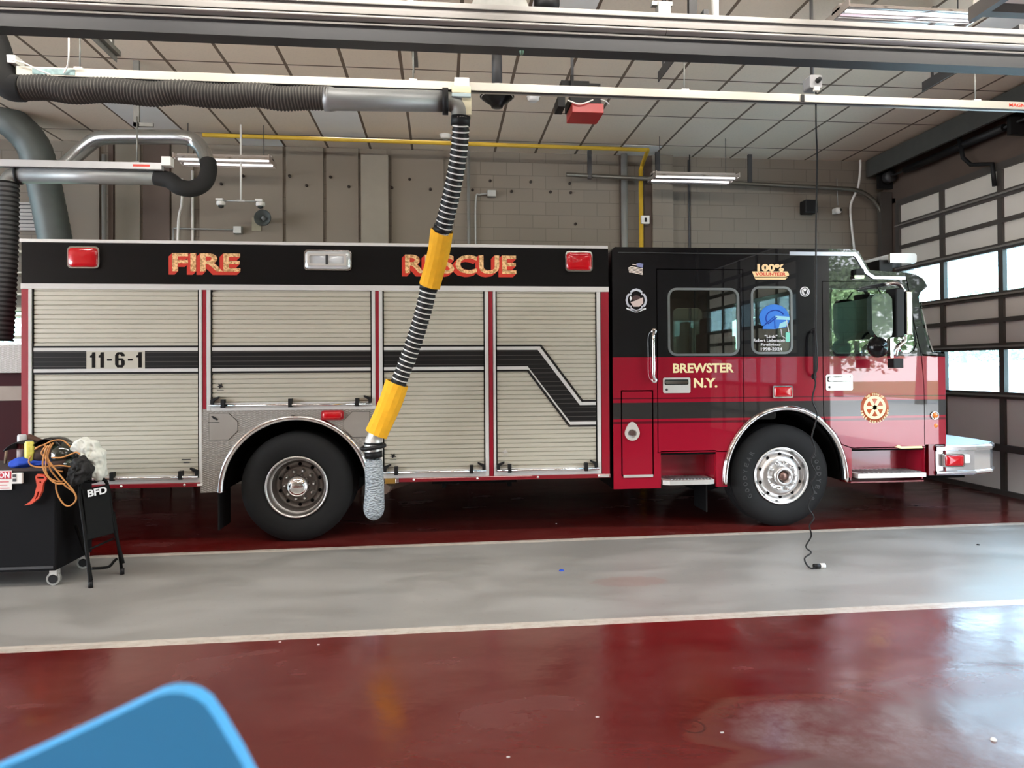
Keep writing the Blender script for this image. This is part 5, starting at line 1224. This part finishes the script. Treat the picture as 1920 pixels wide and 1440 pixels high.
MB().box(c3[0]-.02, c3[0]+.02, c3[1]+.2, 10.46, c3[2]-.02, c3[2]+.02).build('bracket', HG, hn)
cm = thing('camera_pole', 'thin white ceiling pole carrying two dome cameras', 'camera mount', (P(452, 378, 9.6).x, 9.6, 4.4))
zb_ = P(451, 377, 9.6).z; zt_ = CEIL; xc = P(452, 378, 9.6).x
MB().tube([(xc, 9.6, zb_), (xc, 9.6, zt_)], .014, n=10).build('pole', WHITE, cm)
xa = P(413, 380, 9.6).x; xb = P(487, 382, 9.6).x
MB().tube([(xa, 9.6, zb_), (xb, 9.6, zb_)], .01, n=8).box(xc-.05, xc+.05, 9.58, 9.62, zb_-.01, zb_+.012).build('crossbar', PIPEG, cm)
for x in (xa, xb):
    MB().box(x-.05, x+.04, 9.56, 9.64, zb_-.005, zb_+.025).lathe([(.058, 0), (.06, -.04), (.045, -.05)], (x+.01, 9.6, zb_-.015), axis='z', n=20).build('camera_body', WHITE, cm)
    MB().lathe([(.042, -.0), (.036, -.03), (.0, -.045)], (x+.01, 9.6, zb_-.06), axis='z', n=20).build('camera_dome', TINT, cm)
sp2 = bx(1510, 374, 1534, 399, 10.3, .18, BLACK, 'wall_speaker', None, .02); tag(sp2, 'black box loudspeaker on the block wall above the cab', 'loudspeaker')
bc = thing('ball_camera', 'white round camera with black lens on the back wall above the cab roof', 'camera', tuple(P(1572, 395, 10.35)))
q = P(1572, 395, 10.35); MB().ball(q, .05, .05, .05).box(q.x-.03, q.x+.03, 10.35, 10.48, q.z-.03, q.z+.05).build('housing', WHITE, bc); MB().ball(q+Vector((.012, -.03, .003)), .028, .025, .028).build('lens', TINT, bc)
MB().tube([P(1569, 335, 10.45), P(1571, 385, 10.45)], .006, n=6).build('wire', PIPEG, bc)
# louvre and red item on the wall at far left
lv = thing('wall_louvre', 'white louvred panel on the back wall at far left', 'louvre', (P(50, 405, 10.4).x, 10.4, 3.9))
bx(26, 379, 72, 432, 10.42, .06, mat('louvre_white', (.42, .4, .38), .6), 'panel', lv)
for i in range(7): bx(26, 383+i*7, 72, 384.5+i*7, 10.41, .02, DARK, 'slot', lv, 0)
tag(bx(69, 400, 80, 450, 10.2, .15, mat('wall_red', (.4, .02, .03), .5), 'wall_extinguisher', None, .03), 'red upright item on the wall left of the large duct', 'red box')
# fluorescent fixtures
TUBE = mat('fluorescent_tube', (.8, .78, .78), .2, emis=(1, .93, .9), es=1.2); REFL = mat('fixture_reflector', (.75, .7, .68), .16, metal=.8)
def fixture(x0, x1, Y, z, d, lab, hang=True, lit=0, tilt=0):
    f_ = thing('fluorescent_fixture', lab, 'ceiling light', ((x0+x1)/2, Y, z), 'twin tube fluorescent fixtures')
    m_ = MB(); n = 10
    for s in (-1, 1):
        m_.grid([[(x, Y+s*d*.25+d*.24*math.sin(PI*(k/6-.5)), z+.05*math.cos(PI*(k/6-.5))+.0) for k in range(7)] for x in (x0, x1)])
    m_.box(x0, x1, Y-.06, Y+.06, z+.05, z+.1); m_.box(x0, x0+.01, Y-d/2, Y+d/2, z, z+.07).box(x1-.01, x1, Y-d/2, Y+d/2, z, z+.07)
    m_.build('reflector', REFL, f_)
    for s in (-1, 1): MB().tube([(x0+.03, Y+s*d*.25, z+.012), (x1-.03, Y+s*d*.25, z+.012)], .014, n=10).build('tube', TUBE, f_)
    if hang:
        for x in (x0+.12, x1-.12): MB().tube([(x, Y, z+.1), (x, Y, CEIL)], .005, n=5).build('hanger_rod', DARK, f_)
    return f_
fixture(P(1222, 335, 9.6).x, P(1376, 340, 9.6).x, 9.6, P(1300, 338, 9.6).z, .42, 'hanging fluorescent fixture in front of the block wall right of the yellow pipe')
fixture(P(335, 300, 9.6).x, P(512, 300, 9.6).x, 9.6, P(420, 306, 9.6).z, .42, 'hanging fluorescent fixture behind the looped silver duct')
fixture(P(1567, 28, 5.7).x, P(1820, 48, 5.7).x, 5.7, P(1700, 40, 5.7).z, .4, 'fluorescent fixture above the silver beam at top right')
# fixtures added out of view over the near bay to light the truck side
for (lx, ly) in ADDED_LAMPS:
    f_ = fixture(lx-1.2, lx+1.2, ly, 4.62, .4, 'added fluorescent fixture over the near bay, out of view')
    area('added_lamp', (lx, ly, 4.6), (0, 0, 0), 2.3, .3, LAMPW, (1, .93, .84))
for sx0 in ADDED_STRIPS:  # added out of view to light truck roof, back wall and ceiling
    fixture(sx0-1.2, sx0+1.2, 4.25, 4.76, .3, 'added fluorescent fixture over the walkway, out of view')
    area('added_lamp', (sx0, 4.27, 4.74), (R(42), 0, 0), 2.3, .25, STRIPW, (1, .94, .86))
# pull cord reel
rl = thing('cord_reel', 'grey reel box on a pipe with a long black cord hanging to the floor', 'cord reel', tuple(P(1525, 155, 5.43)))
q = P(1525, 156, 5.43); MB().plate(rrect(q.x-.052, q.x+.052, q.z-.052, q.z+.052, .015), 5.39, 5.5).build('reel_box', mat('reel_grey', (.2, .2, .21), .5), rl, bevel=.006)
MB().tube([(q.x, 5.45, q.z+.05), (q.x, 5.45, CEIL)], .014, n=8).build('pipe', DARK, rl)
MB().lathe([(0, -.04), (.018, -.035), (.022, .0)], (q.x+.015, 5.39, q.z+.005), n=14).build('cord_plug', BLACK, rl)
bx(1528, 162, 1537, 169, 5.385, .03, WHITE, 'tag', rl, 0)
cp = [(1530, 162), (1530, 230), (1532, 300), (1530, 420), (1530, 500), (1530, 560), (1529, 620), (1531, 650), (1532, 690), (1527, 705), (1529, 720), (1523, 750), (1532, 775), (1527, 800), (1522, 820), (1528, 845), (1520, 865), (1530, 888), (1521, 905), (1525, 925), (1515, 950), (1526, 970), (1518, 985)]
pts = [P(x, y, 5.43) for x, y in cp]
flo = [FL(1518, 997, .02), FL(1522, 1004, .008), FL(1510, 1020, .008), FL(1520, 1035, .008), FL(1508, 1043, .008), FL(1512, 1058, .008), FL(1524, 1064, .01)]
ze = pts[-1]; pts2 = pts+[Vector((ze.x+.0, 5.47, .1)), Vector((ze.x+.0, 5.56, .02))]
f2 = [P(1518, 1016, 5.43)]
land = [P(1521, 1005, 5.5), P(1511, 1025, 5.5), P(1521, 1036, 5.45), P(1509, 1046, 5.42), P(1512, 1058, 5.4)]
cord = spline(pts+land+[FL(1520, 1065, .012), FL(1528, 1065, .012)], 5)
MB().tube(cord, .0065, n=6).build('cord', BLACK, rl)
q = FL(1530, 1066, 0); pg = MB().tube([(q.x-.02, q.y, .02), (q.x+.035, q.y, .02)], .019, n=12).build('cord_connector', BLACK, rl)
MB().tube([(q.x+.035, q.y, .02), (q.x+.075, q.y, .02)], .021, n=12).build('connector_end', WHITE, rl)

# ================================================================= CART AND CLUTTER
# black cabinet on castors, lower left
CY0, CY1 = 5.66, 6.22; CX_ = P(105, 985, 5.66).x; ct_z = P(60, 881, CY0).z
cab_ = thing('rolling_cabinet', 'black tool cabinet on castors at the left edge', 'cabinet', (CX_-.5, 5.95, 0))
CABM = mat('cabinet_black', (.005, .005, .006), .8, spec=.15)
MB().box(CX_-1.1, CX_, CY0, CY1, .12, ct_z).build('cabinet_body', CABM, cab_, bevel=.012)
MB().box(CX_-1.1, CX_+.005, CY0-.008, CY1, ct_z-.01, ct_z+.008).build('cabinet_top', mat('top_mat', (.035, .022, .02), .8), cab_, bevel=.003)
MB().box(CX_-1.1, CX_-.02, CY0-.004, CY0, .14, .16).build('base_trim', DARK, cab_)
for x, y in ((CX_-.04, CY0+.05), (CX_-.04, CY1-.06), (CX_-1.0, CY0+.05), (CX_-1.0, CY1-.06)):
    c_ = MB().tube([(x, y-.016, .05), (x, y+.016, .05)], .05, n=24).build('castor', mat('castor_grey', (.3, .3, .28), .5), cab_)
    MB().tube([(x, y-.02, .05), (x, y+.02, .05)], .034, n=20).build('castor_hub', BLACK, c_)
    MB().box(x-.025, x+.03, y-.02, y+.03, .075, .125).build('castor_fork', ALU, c_)
def onf(px, py): p = P(px, py, CY0-.01); return p
sg = tag(bx(-45, 883, 22, 919, CY0-.012, .004, WHITE, 'caution_sign', cab_ if False else None, 0), 'white and red caution sign on the front of the black cabinet', 'sign')
a = P(-44, 0, CY0-.015).x; c_ = P(21, 0, CY0-.015).x; z1 = P(0, 884, CY0-.015).z; z0 = P(0, 898, CY0-.015).z
RS = mat('sign_red', (.5, .02, .04), .5)
MB().box(a, c_, CY0-.015, CY0-.012, z0, z1).build('sign_band', RS, sg)
MB().text('CAUTION', z1-z0-.012, lambda u, v, t: (a+.01+u, CY0-.015-t, z0+.006+v), align='LEFT', width=c_-a-.02, bold=.03).build('sign_heading', WVIN, sg)
for i, (x0, x1) in enumerate(((-40, 17), (-38, 14), (-40, 18))):
    u0 = P(x0, 0, CY0-.013).x; u1 = P(x1, 0, CY0-.013).x; zz = P(0, 903+i*6, CY0-.013).z; MB().box(u0, u1, CY0-.0135, CY0-.012, zz-.006, zz).build('sign_line', RS, sg)
ot = tag(bx(22, 887, 41, 907, CY0-.03, .022, WHITE, 'power_outlet', None, .003), 'small white outlet box on the black cabinet beside the sign', 'outlet')
for py in (892, 900): q = P(27, py, CY0-.031); MB().box(q.x-.012, q.x+.012, CY0-.034, CY0-.03, q.z-.012, q.z+.012).build('socket', DARK, ot)
# orange-red hook tool hanging on the front
hk = tag(MB().plate([(lambda p: (p.x, p.z))(P(x, y, CY0-.03)) for x, y in ((68, 893), (72, 888), (85, 890), (90, 897), (83, 905), (80, 922), (74, 934), (60, 945), (47, 947), (58, 940), (66, 930), (71, 910))], CY0-.045, CY0-.02, holes=[[(lambda p: (p.x, p.z))(P(x, y, CY0-.03)) for x, y in ((71, 893), (84, 894), (85, 897), (72, 897))], [(lambda p: (p.x, p.z))(P(x, y, CY0-.03)) for x, y in ((73, 921), (76, 921), (73, 931), (67, 937))], [(lambda p: (p.x, p.z))(P(x, y, CY0-.03)) for x, y in ((76, 902), (79, 902), (79, 905), (76, 905))]]).build('hook_tool', ORED, bevel=.003), 'curved orange-red plastic hook hanging on the cabinet front', 'tool')
TZ = ct_z+.008
# things standing on the top
q = P(34, 855, 5.85); bt = thing('spray_canister', 'tall white and dark red can at the back of the cabinet top', 'can', (q.x, 5.9, TZ))
MB().lathe([(0, 0), (.034, 0), (.034, .13)], (q.x, 5.9, TZ), axis='z', n=24).build('label_band', mat('canister_label', (.5, .42, .4), .5, var=.4, vscale=25), bt)
MB().lathe([(.034, .13), (.034, .17)], (q.x, 5.9, TZ), axis='z', n=24).build('red_band', DRED, bt)
MB().lathe([(.032, .17), (.032, .235), (.025, .245), (0, .246)], (q.x, 5.9, TZ), axis='z', n=24).build('cap', mat('cap_grey', (.45, .45, .46), .4), bt)
q = P(55, 850, 5.8); yc = thing('yellow_can', 'yellow drink can on the cabinet top in front of the coils', 'can', (q.x, 5.8, TZ))
zc2 = max(TZ, P(55, 855, 5.8).z)
MB().lathe([(0, TZ-zc2), (.03, TZ-zc2), (.033, .0), (.033, .1), (.026, .115)], (q.x, 5.8, zc2), axis='z', n=24).build('can_body', CANY, yc)
MB().lathe([(.026, .115), (.022, .118), (0, .118)], (q.x, 5.8, zc2), axis='z', n=24).build('can_lid', ALU, yc)
q = P(35, 866, 5.75); tag(MB().ball((q.x, 5.78, TZ+.03), .085, .08, .045, jit=.35, seed=4).ball((q.x+.1, 5.82, TZ+.025), .11, .05, .03, jit=.4, seed=8).build('blue_rag', NAVY, sub=1), 'crumpled bright blue rag on the cabinet top', 'rag')
tag(MB().tube([P(10, 862, 5.95)-Vector((0, 0, .03)), P(12, 845, 5.95)], .01, n=8).build('wooden_stick', mat('stick_wood', (.25, .18, .12), .8)), 'short wooden stick on the cabinet top at the left edge', 'stick')
# welding masks and gear
def shell(c, r, a0, a1, w, th=.006, tilt=0):     # bent shield: arc in xz, width along y
    rows = []
    for i in range(15):
        a = R(a0+(a1-a0)*i/14); rows.append([(c[0]+r*math.cos(a), c[1]+w*(k-.5)*(1-.1*math.sin(PI*i/14)), c[2]+r*math.sin(a)-.15*abs(k-.5)**2*r*2) for k in (0, .15, .5, .85, 1)])
    return rows
q = P(60, 838, 5.9); m_ = MB().grid(shell((q.x-.04, 5.9, q.z-.08), .13, 150, 20, .2)); o = m_.build('welding_mask', BLACK); md = o.modifiers.new('t', 'SOLIDIFY'); md.thickness = .008
tag(o, 'black curved face shield lying behind the yellow can', 'mask')
q = P(100, 838, 5.9); m_ = MB().grid(shell((q.x, 5.9, q.z-.04), .115, 165, -20, .22)); o = m_.build('welding_mask', BLACKP); md = o.modifiers.new('t', 'SOLIDIFY'); md.thickness = .008
tag(o, 'glossy black curved mask on top of the heap, highest item', 'mask')
q = P(80, 832, 5.95); tag(MB().tube(spline([P(52, 822, 5.98), P(75, 832, 5.96), P(98, 838, 5.95), P(105, 860, 5.95)], 6), .04, n=10).build('leather_strap', BROWN), 'brown leather band between the two black masks', 'strap')
q = P(118, 850, 5.86); gh = thing('green_helmet', 'dark glossy green helmet wrapped in the orange cord', 'helmet', tuple(q))
MB().ball((q.x, 5.88, q.z-.02), .115, .11, .11).build('helmet_shell', OLIVE, gh); MB().ball((q.x+.09, 5.84, q.z-.075), .09, .08, .04).build('helmet_visor', mat('smoky_visor', (.02, .035, .025), .08, coat=1), gh)
q2 = P(100, 872, 5.95); tag(MB().ball((q2.x+.0, 5.92, TZ+.085), .15, .15, .08, jit=.2, seed=5).ball((q2.x+.13, 5.88, TZ+.0), .12, .12, .11, jit=.2, seed=6).build('gear_bag', mat('dark_brown_cloth', (.03, .014, .01), .9, bmp=.5, bscale=20), sub=1), 'dark brown bag under the helmet on the cabinet edge', 'bag')
loops = [[(66, 840), (80, 835), (100, 826), (118, 826), (132, 838)], [(65, 843), (76, 836), (85, 836), (84, 855), (92, 870), (108, 882), (118, 884)], [(58, 855), (54, 865), (60, 873), (78, 876), (110, 873), (132, 875)],
         [(84, 838), (78, 850), (88, 862), (94, 880), (110, 900), (124, 912), (140, 925), (142, 938), (132, 948), (122, 947), (112, 935), (106, 920), (105, 905)],
         [(95, 832), (88, 850), (86, 880), (92, 895), (108, 903), (120, 902)], [(100, 830), (92, 845), (90, 860), (104, 880), (120, 900), (136, 918), (142, 930)],
         [(90, 835), (84, 848), (80, 872), (88, 892), (104, 906), (122, 907)], [(97, 858), (115, 858), (132, 852), (143, 848), (150, 852)]]
m_ = MB(); rnd = random.Random(2)
for i, lo_ in enumerate(loops): m_.tube(spline([P(x, y, 5.66-.012*i+(.06 if y < 870 else 0)*0) for x, y in lo_], 7), .0058, n=7)
tag(m_.build('orange_cord', ORNG), 'tangled orange extension cord hanging off the cabinet corner', 'cord')
# towel and black jacket over the folded chair
def cloth(pts, Y, depth, m, name, lab, cat, seed=1, z_=.0):
    poly = [(P(x, y, Y).x, P(x, y, Y).z) for x, y in pts]
    cx_ = sum(p[0] for p in poly)/len(poly); cz_ = sum(p[1] for p in poly)/len(poly); rnd = random.Random(seed)
    rows = []
    for side_ in (1, -1):
        for f in ((1.0, .35), (.9, .8), (.6, 1.0), (.25, 1.08), (.02, 1.1)):
            if side_ == -1 and f[0] == 1.0: continue
            r_ = [(cx_+(p[0]-cx_)*f[0]+rnd.uniform(-.013, .013), Y+.0-side_*depth*f[1]*(1+.35*math.sin(i*2.1+f[0]*5)), cz_+(p[1]-cz_)*f[0]+rnd.uniform(-.013, .013)) for i, p in enumerate(poly)]
            if side_ == 1: rows.insert(0, r_)
            else: rows.append(r_)
    o = tag(MB().grid(rows, wrap=True).build(name, m, sub=3), lab, cat)
    tx_ = bpy.data.textures.new(name, 'CLOUDS'); tx_.noise_scale = .07; tx_.noise_depth = 2
    md = o.modifiers.new('crumple', 'DISPLACE'); md.texture = tx_; md.strength = .06; md.mid_level = .5; md.texture_coords = 'LOCAL'
    return o
cloth([(133, 835), (145, 822), (160, 817), (172, 822), (184, 827), (192, 845), (199, 862), (201, 885), (197, 905), (172, 905), (176, 885), (168, 868), (150, 850), (136, 846)], 5.78, .07, OFFW, 'white_towel', 'off-white towel draped over the folding chair and gear', 'towel', 3)
cloth([(133, 870), (140, 862), (155, 856), (165, 858), (166, 865), (177, 875), (174, 890), (171, 902), (155, 908), (142, 916), (133, 905), (129, 888)], 5.7, .08, CLOTHB, 'black_jacket', 'black crumpled jacket hung on the folding chair', 'jacket', 5)
# the folding chair, folded nearly flat and standing on its feet
fc = thing('folding_chair', 'black metal folding chair with white BFD lettering standing beside the cabinet', 'chair', (-2.6, 5.75, 0))
F1 = FL(170, 1102); F2 = FL(229, 1077)
T1_ = P(150, 912, 5.72); T2_ = P(200, 905, F2.y-.03)
FR = mat('chair_black', (.004, .004, .004), .65, spec=.15)
MB().tube(spline([F1+Vector((0, 0, .015)), F1.lerp(T1_, .5), T1_, (T1_+T2_)/2+Vector((0, 0, .02)), T2_, F2.lerp(T2_, .55), P(231, 1056, F2.y)], 8), .013, n=10).build('front_frame', FR, fc)
B2 = F2; MB().tube([P(213, 960, F2.y+.03), F2+Vector((0, 0, .015))], .012, n=10).build('rear_leg', FR, fc)
B1 = FL(160, 1068)+Vector((0, 0, .02)); MB().tube([P(142, 985, 5.85), P(165, 1050, 5.8), F1+Vector((-.01, .03, .05))], .012, n=10).build('rear_leg', FR, fc)
sb = [P(153, 918, 5.71), P(203, 908, F2.y-.05), P(212, 996, F2.y-.03), P(163, 1013, 5.68)]
sb[2] = sb[1]+(sb[3]-sb[0])
n_ = (sb[1]-sb[0]).cross(sb[3]-sb[0]).normalized()*.012
MB().add([p+n_ for p in sb]+[p-n_ for p in sb], [(0, 1, 2, 3), (7, 6, 5, 4), (0, 4, 5, 1), (1, 5, 6, 2), (2, 6, 7, 3), (3, 7, 4, 0)]).build('seat_panel', FR, fc, bevel=.006)
for a, c_ in (((163, 1013), (213, 993)), ((165, 1031), (213, 1010))): MB().tube([P(*a, 5.68), P(*c_, F2.y-.02)], .009, n=8).build('crossbar', FR, fc)
MB().tube(spline([P(172, 1066, 5.68), P(190, 1065, 5.74), P(205, 1062, 5.85), P(214, 1052, 5.93), P(219, 1048, F2.y)], 5), .011, n=8).build('lower_brace', FR, fc)
for F_ in (F1, F2): MB().tube([F_, F_+Vector((0, 0, .05))], .017, n=12).build('foot_cap', BLACK, fc)
u_ = (sb[1]-sb[0]).normalized(); v_ = (sb[0]-sb[3]).normalized(); nn_ = n_.normalized()
if nn_.y > 0: nn_ = -nn_
o0 = P(179, 929, 5.78)+nn_*.03
w_ = (P(177, 929, F1.y+.1)-P(153, 931, F1.y)).length
MB().text('BFD', .055, lambda u, v, t: tuple(o0+u_*u+v_*v+nn_*t), width=.15, bold=.03).build('chair_lettering', WVIN, fc)

# second vehicle glimpsed behind the truck at far left
tv = thing('parked_engine', 'second red fire engine glimpsed behind the rescue truck at far left', 'fire truck', (-6.3, 8.4, 0))
xr = P(40, 700, 7.6).x+.25
MB().box(-9.5, xr, 7.6, 9.8, .5, 1.65).build('body', mat('deep_maroon_paint', (.035, .001, .003), .6, spec=.15), tv, bevel=.02)
z645 = P(20, 646, 7.5).z; z700 = P(20, 699, 7.5).z
MB().box(-9.5, xr-.0, 7.5, 9.6, z700, z645).build('tread_plate_side', TREAD, tv)
MB().box(-9.5, xr-.0, 7.585, 7.6, P(20, 751, 7.6).z, P(20, 724, 7.6).z).build('stripe', mat('tan_stripe', (.3, .25, .2), .5), tv)
MB().lathe([(0, 0), (.45, 0), (.5, .03), (.52, .1), (.52, .28), (.4, .3)], (-6.2, 7.55, .52), n=36).build('wheel', RUBBER, tv)
# shelf strips seen behind it
for i, (y0, y1) in enumerate(((469, 473), (509, 512), (549, 553))):
    tag(bx(-60, y0, 46, y1, 10.2, .25, mat('shelf_white', (.6, .57, .48), .5), 'wall_shelf', None, 0), 'pale shelf edge glimpsed on the wall left of the truck body', 'shelf', 'pale shelf edges left of the truck')

# bits on the floor
rnd = random.Random(9)
for px, py, r_, m, lab in ((1053, 1070, .022, NAVY, 'tiny dark blue cap on the grey walkway'), (1718, 949, .02, BLACK, 'tiny black speck on the red floor by the bumper'), (1863, 1388, .013, WHITE, 'tiny white washer on the worn floor at lower right'), (1834, 1022, .015, BLACK, 'tiny dark speck on the grey walkway at right')):
    q = FL(px, py); tag(MB().lathe([(0, .008), (r_*.7, .008), (r_, 0)], (q.x, q.y, 0.001), axis='z', n=14).build('floor_debris', m), lab, 'debris')
for px, py in ((1120, 1345), (597, 1209), (1354, 1374), (953, 1420), (1043, 982), (525, 1204)):
    q = FL(px, py); tag(MB().box(q.x-.007, q.x+.007, q.y-.003, q.y+.003, .0, .003).build('paper_scrap', WHITE), 'tiny white scrap on the red floor', 'debris', 'white scraps on the red floor')

# blue plastic chair close to the lens, only the rounded top corner of its back in view
bc_ = thing('blue_chair', 'blue plastic chair, its rounded back corner close at the bottom left', 'chair', (-.45, .8, 0))
YC = .8
top = [(P(x, y, YC).x, P(x, y, YC).z) for x, y in ((490, 1480), (455, 1412), (415, 1345), (392, 1312), (372, 1298), (350, 1291), (325, 1290), (300, 1296), (230, 1330), (150, 1368), (70, 1405), (-10, 1440), (-120, 1490))]
bz = .85; 
top = top+[(top[-1][0]-.05, bz+.05), (top[-1][0]+.05, bz), (top[0][0]-.02, bz)]
MB().plate(top, YC-.012, YC+.012, smooth=True).build('chair_back', BLUE, bc_, bevel=.006)
xm = (top[-2][0]+top[-1][0])/2
MB().plate(rrect(xm-.2, xm+.2, YC-.45, YC-.02, .06), .44, .47, axis='z').build('chair_seat', BLUE, bc_, bevel=.01)
for sx__, sy_ in ((-1, 0), (1, 0), (-1, 1), (1, 1)):
    xx = xm+sx__*.17; yy = YC-.02 if sy_ else YC-.42
    MB().tube([(xx, yy, 0), (xx, yy+(.02 if sy_ else 0), .45 if not sy_ else .88)], .013, n=10).build('chair_leg', CHROME, bc_)

# ================================================================= OUTSIDE
ASPH, nt, b = newmat('concrete_apron'); tc = N(nt, 'ShaderNodeTexCoord')
nt.links.new(mixc(nt, noise(nt, .5, 5, tc.outputs['Object']), (.42, .41, .39), (.55, .54, .52)), b.inputs['Base Color']); b.inputs['Roughness'].default_value = .9
GRASS = mat('grass', (.07, .16, .03), .9, var=.4, vscale=2)
struct(MB().box(XD+.2, 24, -40, 50, -.15, -.02).build('ground_apron', ASPH)); struct(MB().box(24, 90, -60, 90, -.15, -.03).build('ground_lawn', GRASS))
struct(MB().box(-60, XL-.3, -40, 50, -.15, -.02).build('ground_rear', ASPH))
LEAF, nt, b = newmat('leaves'); tc = N(nt, 'ShaderNodeTexCoord')
nt.links.new(mixc(nt, noise(nt, 3, 3, tc.outputs['Object']), (.055, .1, .035), (.19, .26, .12)), b.inputs['Base Color']); b.inputs['Roughness'].default_value = .7
BARK = mat('bark', (.08, .06, .045), .9)
def tree_mesh(seed, h=9, r=3.2, n=5200):
    rnd = random.Random(seed); m_ = MB(); blobs = [(rnd.uniform(-.6, .6)*r, rnd.uniform(-.6, .6)*r, h*(.3+.6*rnd.random()), rnd.uniform(.35, .6)*r) for _ in range(11)]
    for i in range(n):
        bx0, by0, bz0, br_ = rnd.choice(blobs); d = Vector((rnd.gauss(0, 1), rnd.gauss(0, 1), rnd.gauss(0, 1))).normalized()*br_*rnd.uniform(.55, 1.05)
        c_ = Vector((bx0, by0, bz0))+d; a = Vector((rnd.gauss(0, 1), rnd.gauss(0, 1), rnd.gauss(0, .6))).normalized(); b_ = a.cross(Vector((rnd.gauss(0, 1), rnd.gauss(0, 1), rnd.gauss(0, 1)))).normalized(); s_ = rnd.uniform(.1, .22)
        if c_.z < .3: continue
        m_.add([c_-a*s_, c_+b_*s_*.5, c_+a*s_, c_-b_*s_*.5], [(0, 1, 2, 3)])
    return m_
tree_spots = [(21, -15), (22, -8), (19, -2.5), (22, 3.5), (26, 8.5), (30, 13), (31, 20), (29, 27), (33, 34), (34, 42), (22, -23)]
def mk_tree(seed, lab, x, y, h):
    t_ = thing('tree', lab, 'tree', (x, y, 0), 'green trees outside the bay doors')
    o = tree_mesh(seed, h).build('crown', LEAF, None); o.parent = t_; o.location = (0, 0, 0)
    o = MB().tube([(0, 0, -.1), (.1, 0, h*.3), (0, .1, h*.7)], [.25, .18, .06], n=10).build('trunk', BARK, None); o.parent = t_
    return t_
protos = [mk_tree(11, 'leafy green tree outside beyond the bay door windows', 21, -15, 9), mk_tree(12, 'leafy green tree outside beyond the bay door windows', 22, -8, 10)]
for i, (x, y) in enumerate(tree_spots[2:]):
    c_ = copy_tree(protos[i % 2]); c_.location = (x, y, 0); c_.rotation_euler = (0, 0, i*1.3); c_.scale = (1, 1, .85+.08*(i % 3)) if y < 5 else (1, 1, .68+.06*(i % 3))
struct(MB().box(-60, 24, YB+.25, 80, -.16, -.04).build('ground_back', GRASS))
for i, (x, y) in enumerate(((-9, 17.5), (-16.5, 19.5), (-22, 27))):
    c_ = copy_tree(protos[i % 2]); c_.location = (x, y, 0); c_['label'] = 'sunlit green tree outside the window at far left'; c_['group'] = 'green trees outside at far left'
# white pickup outside
pk = thing('white_pickup', 'white vehicle parked outside, seen through the lower door windows', 'car', (14.5, 17, 0))
CARW = mat('car_white', (.8, .8, .8), .3, coat=.8); CG = mat('car_glass', (.06, .08, .1), .05, coat=1)
MB().plate([(14.0, .35), (18.8, .35), (18.8, 1.05), (17.6, 1.12), (16.9, 1.72), (14.9, 1.78), (14.1, 1.2), (14.0, 1.1)], 13.6, 15.4, axis='x').build('car_body', CARW, pk, bevel=.06)
MB().plate([(14.4, 1.15), (16.95, 1.15), (16.7, 1.62), (15.0, 1.66)], 13.58, 13.62, axis='x').build('side_window', CG, pk)
for y in (14.9, 17.9): MB().lathe([(0, 0), (.22, -.01), (.33, 0), (.34, .1), (.34, .25)], (13.62, y, .34), axis='x', n=28).build('wheel', RUBBER, pk)
# pole outside
tag(MB().tube([(18, 20.5, 0), (18, 20.5, 8)], .12, n=12).build('utility_pole', mat('pale_pole', (.7, .7, .68), .7)), 'pale upright pole outside beyond the upper door windows', 'pole')
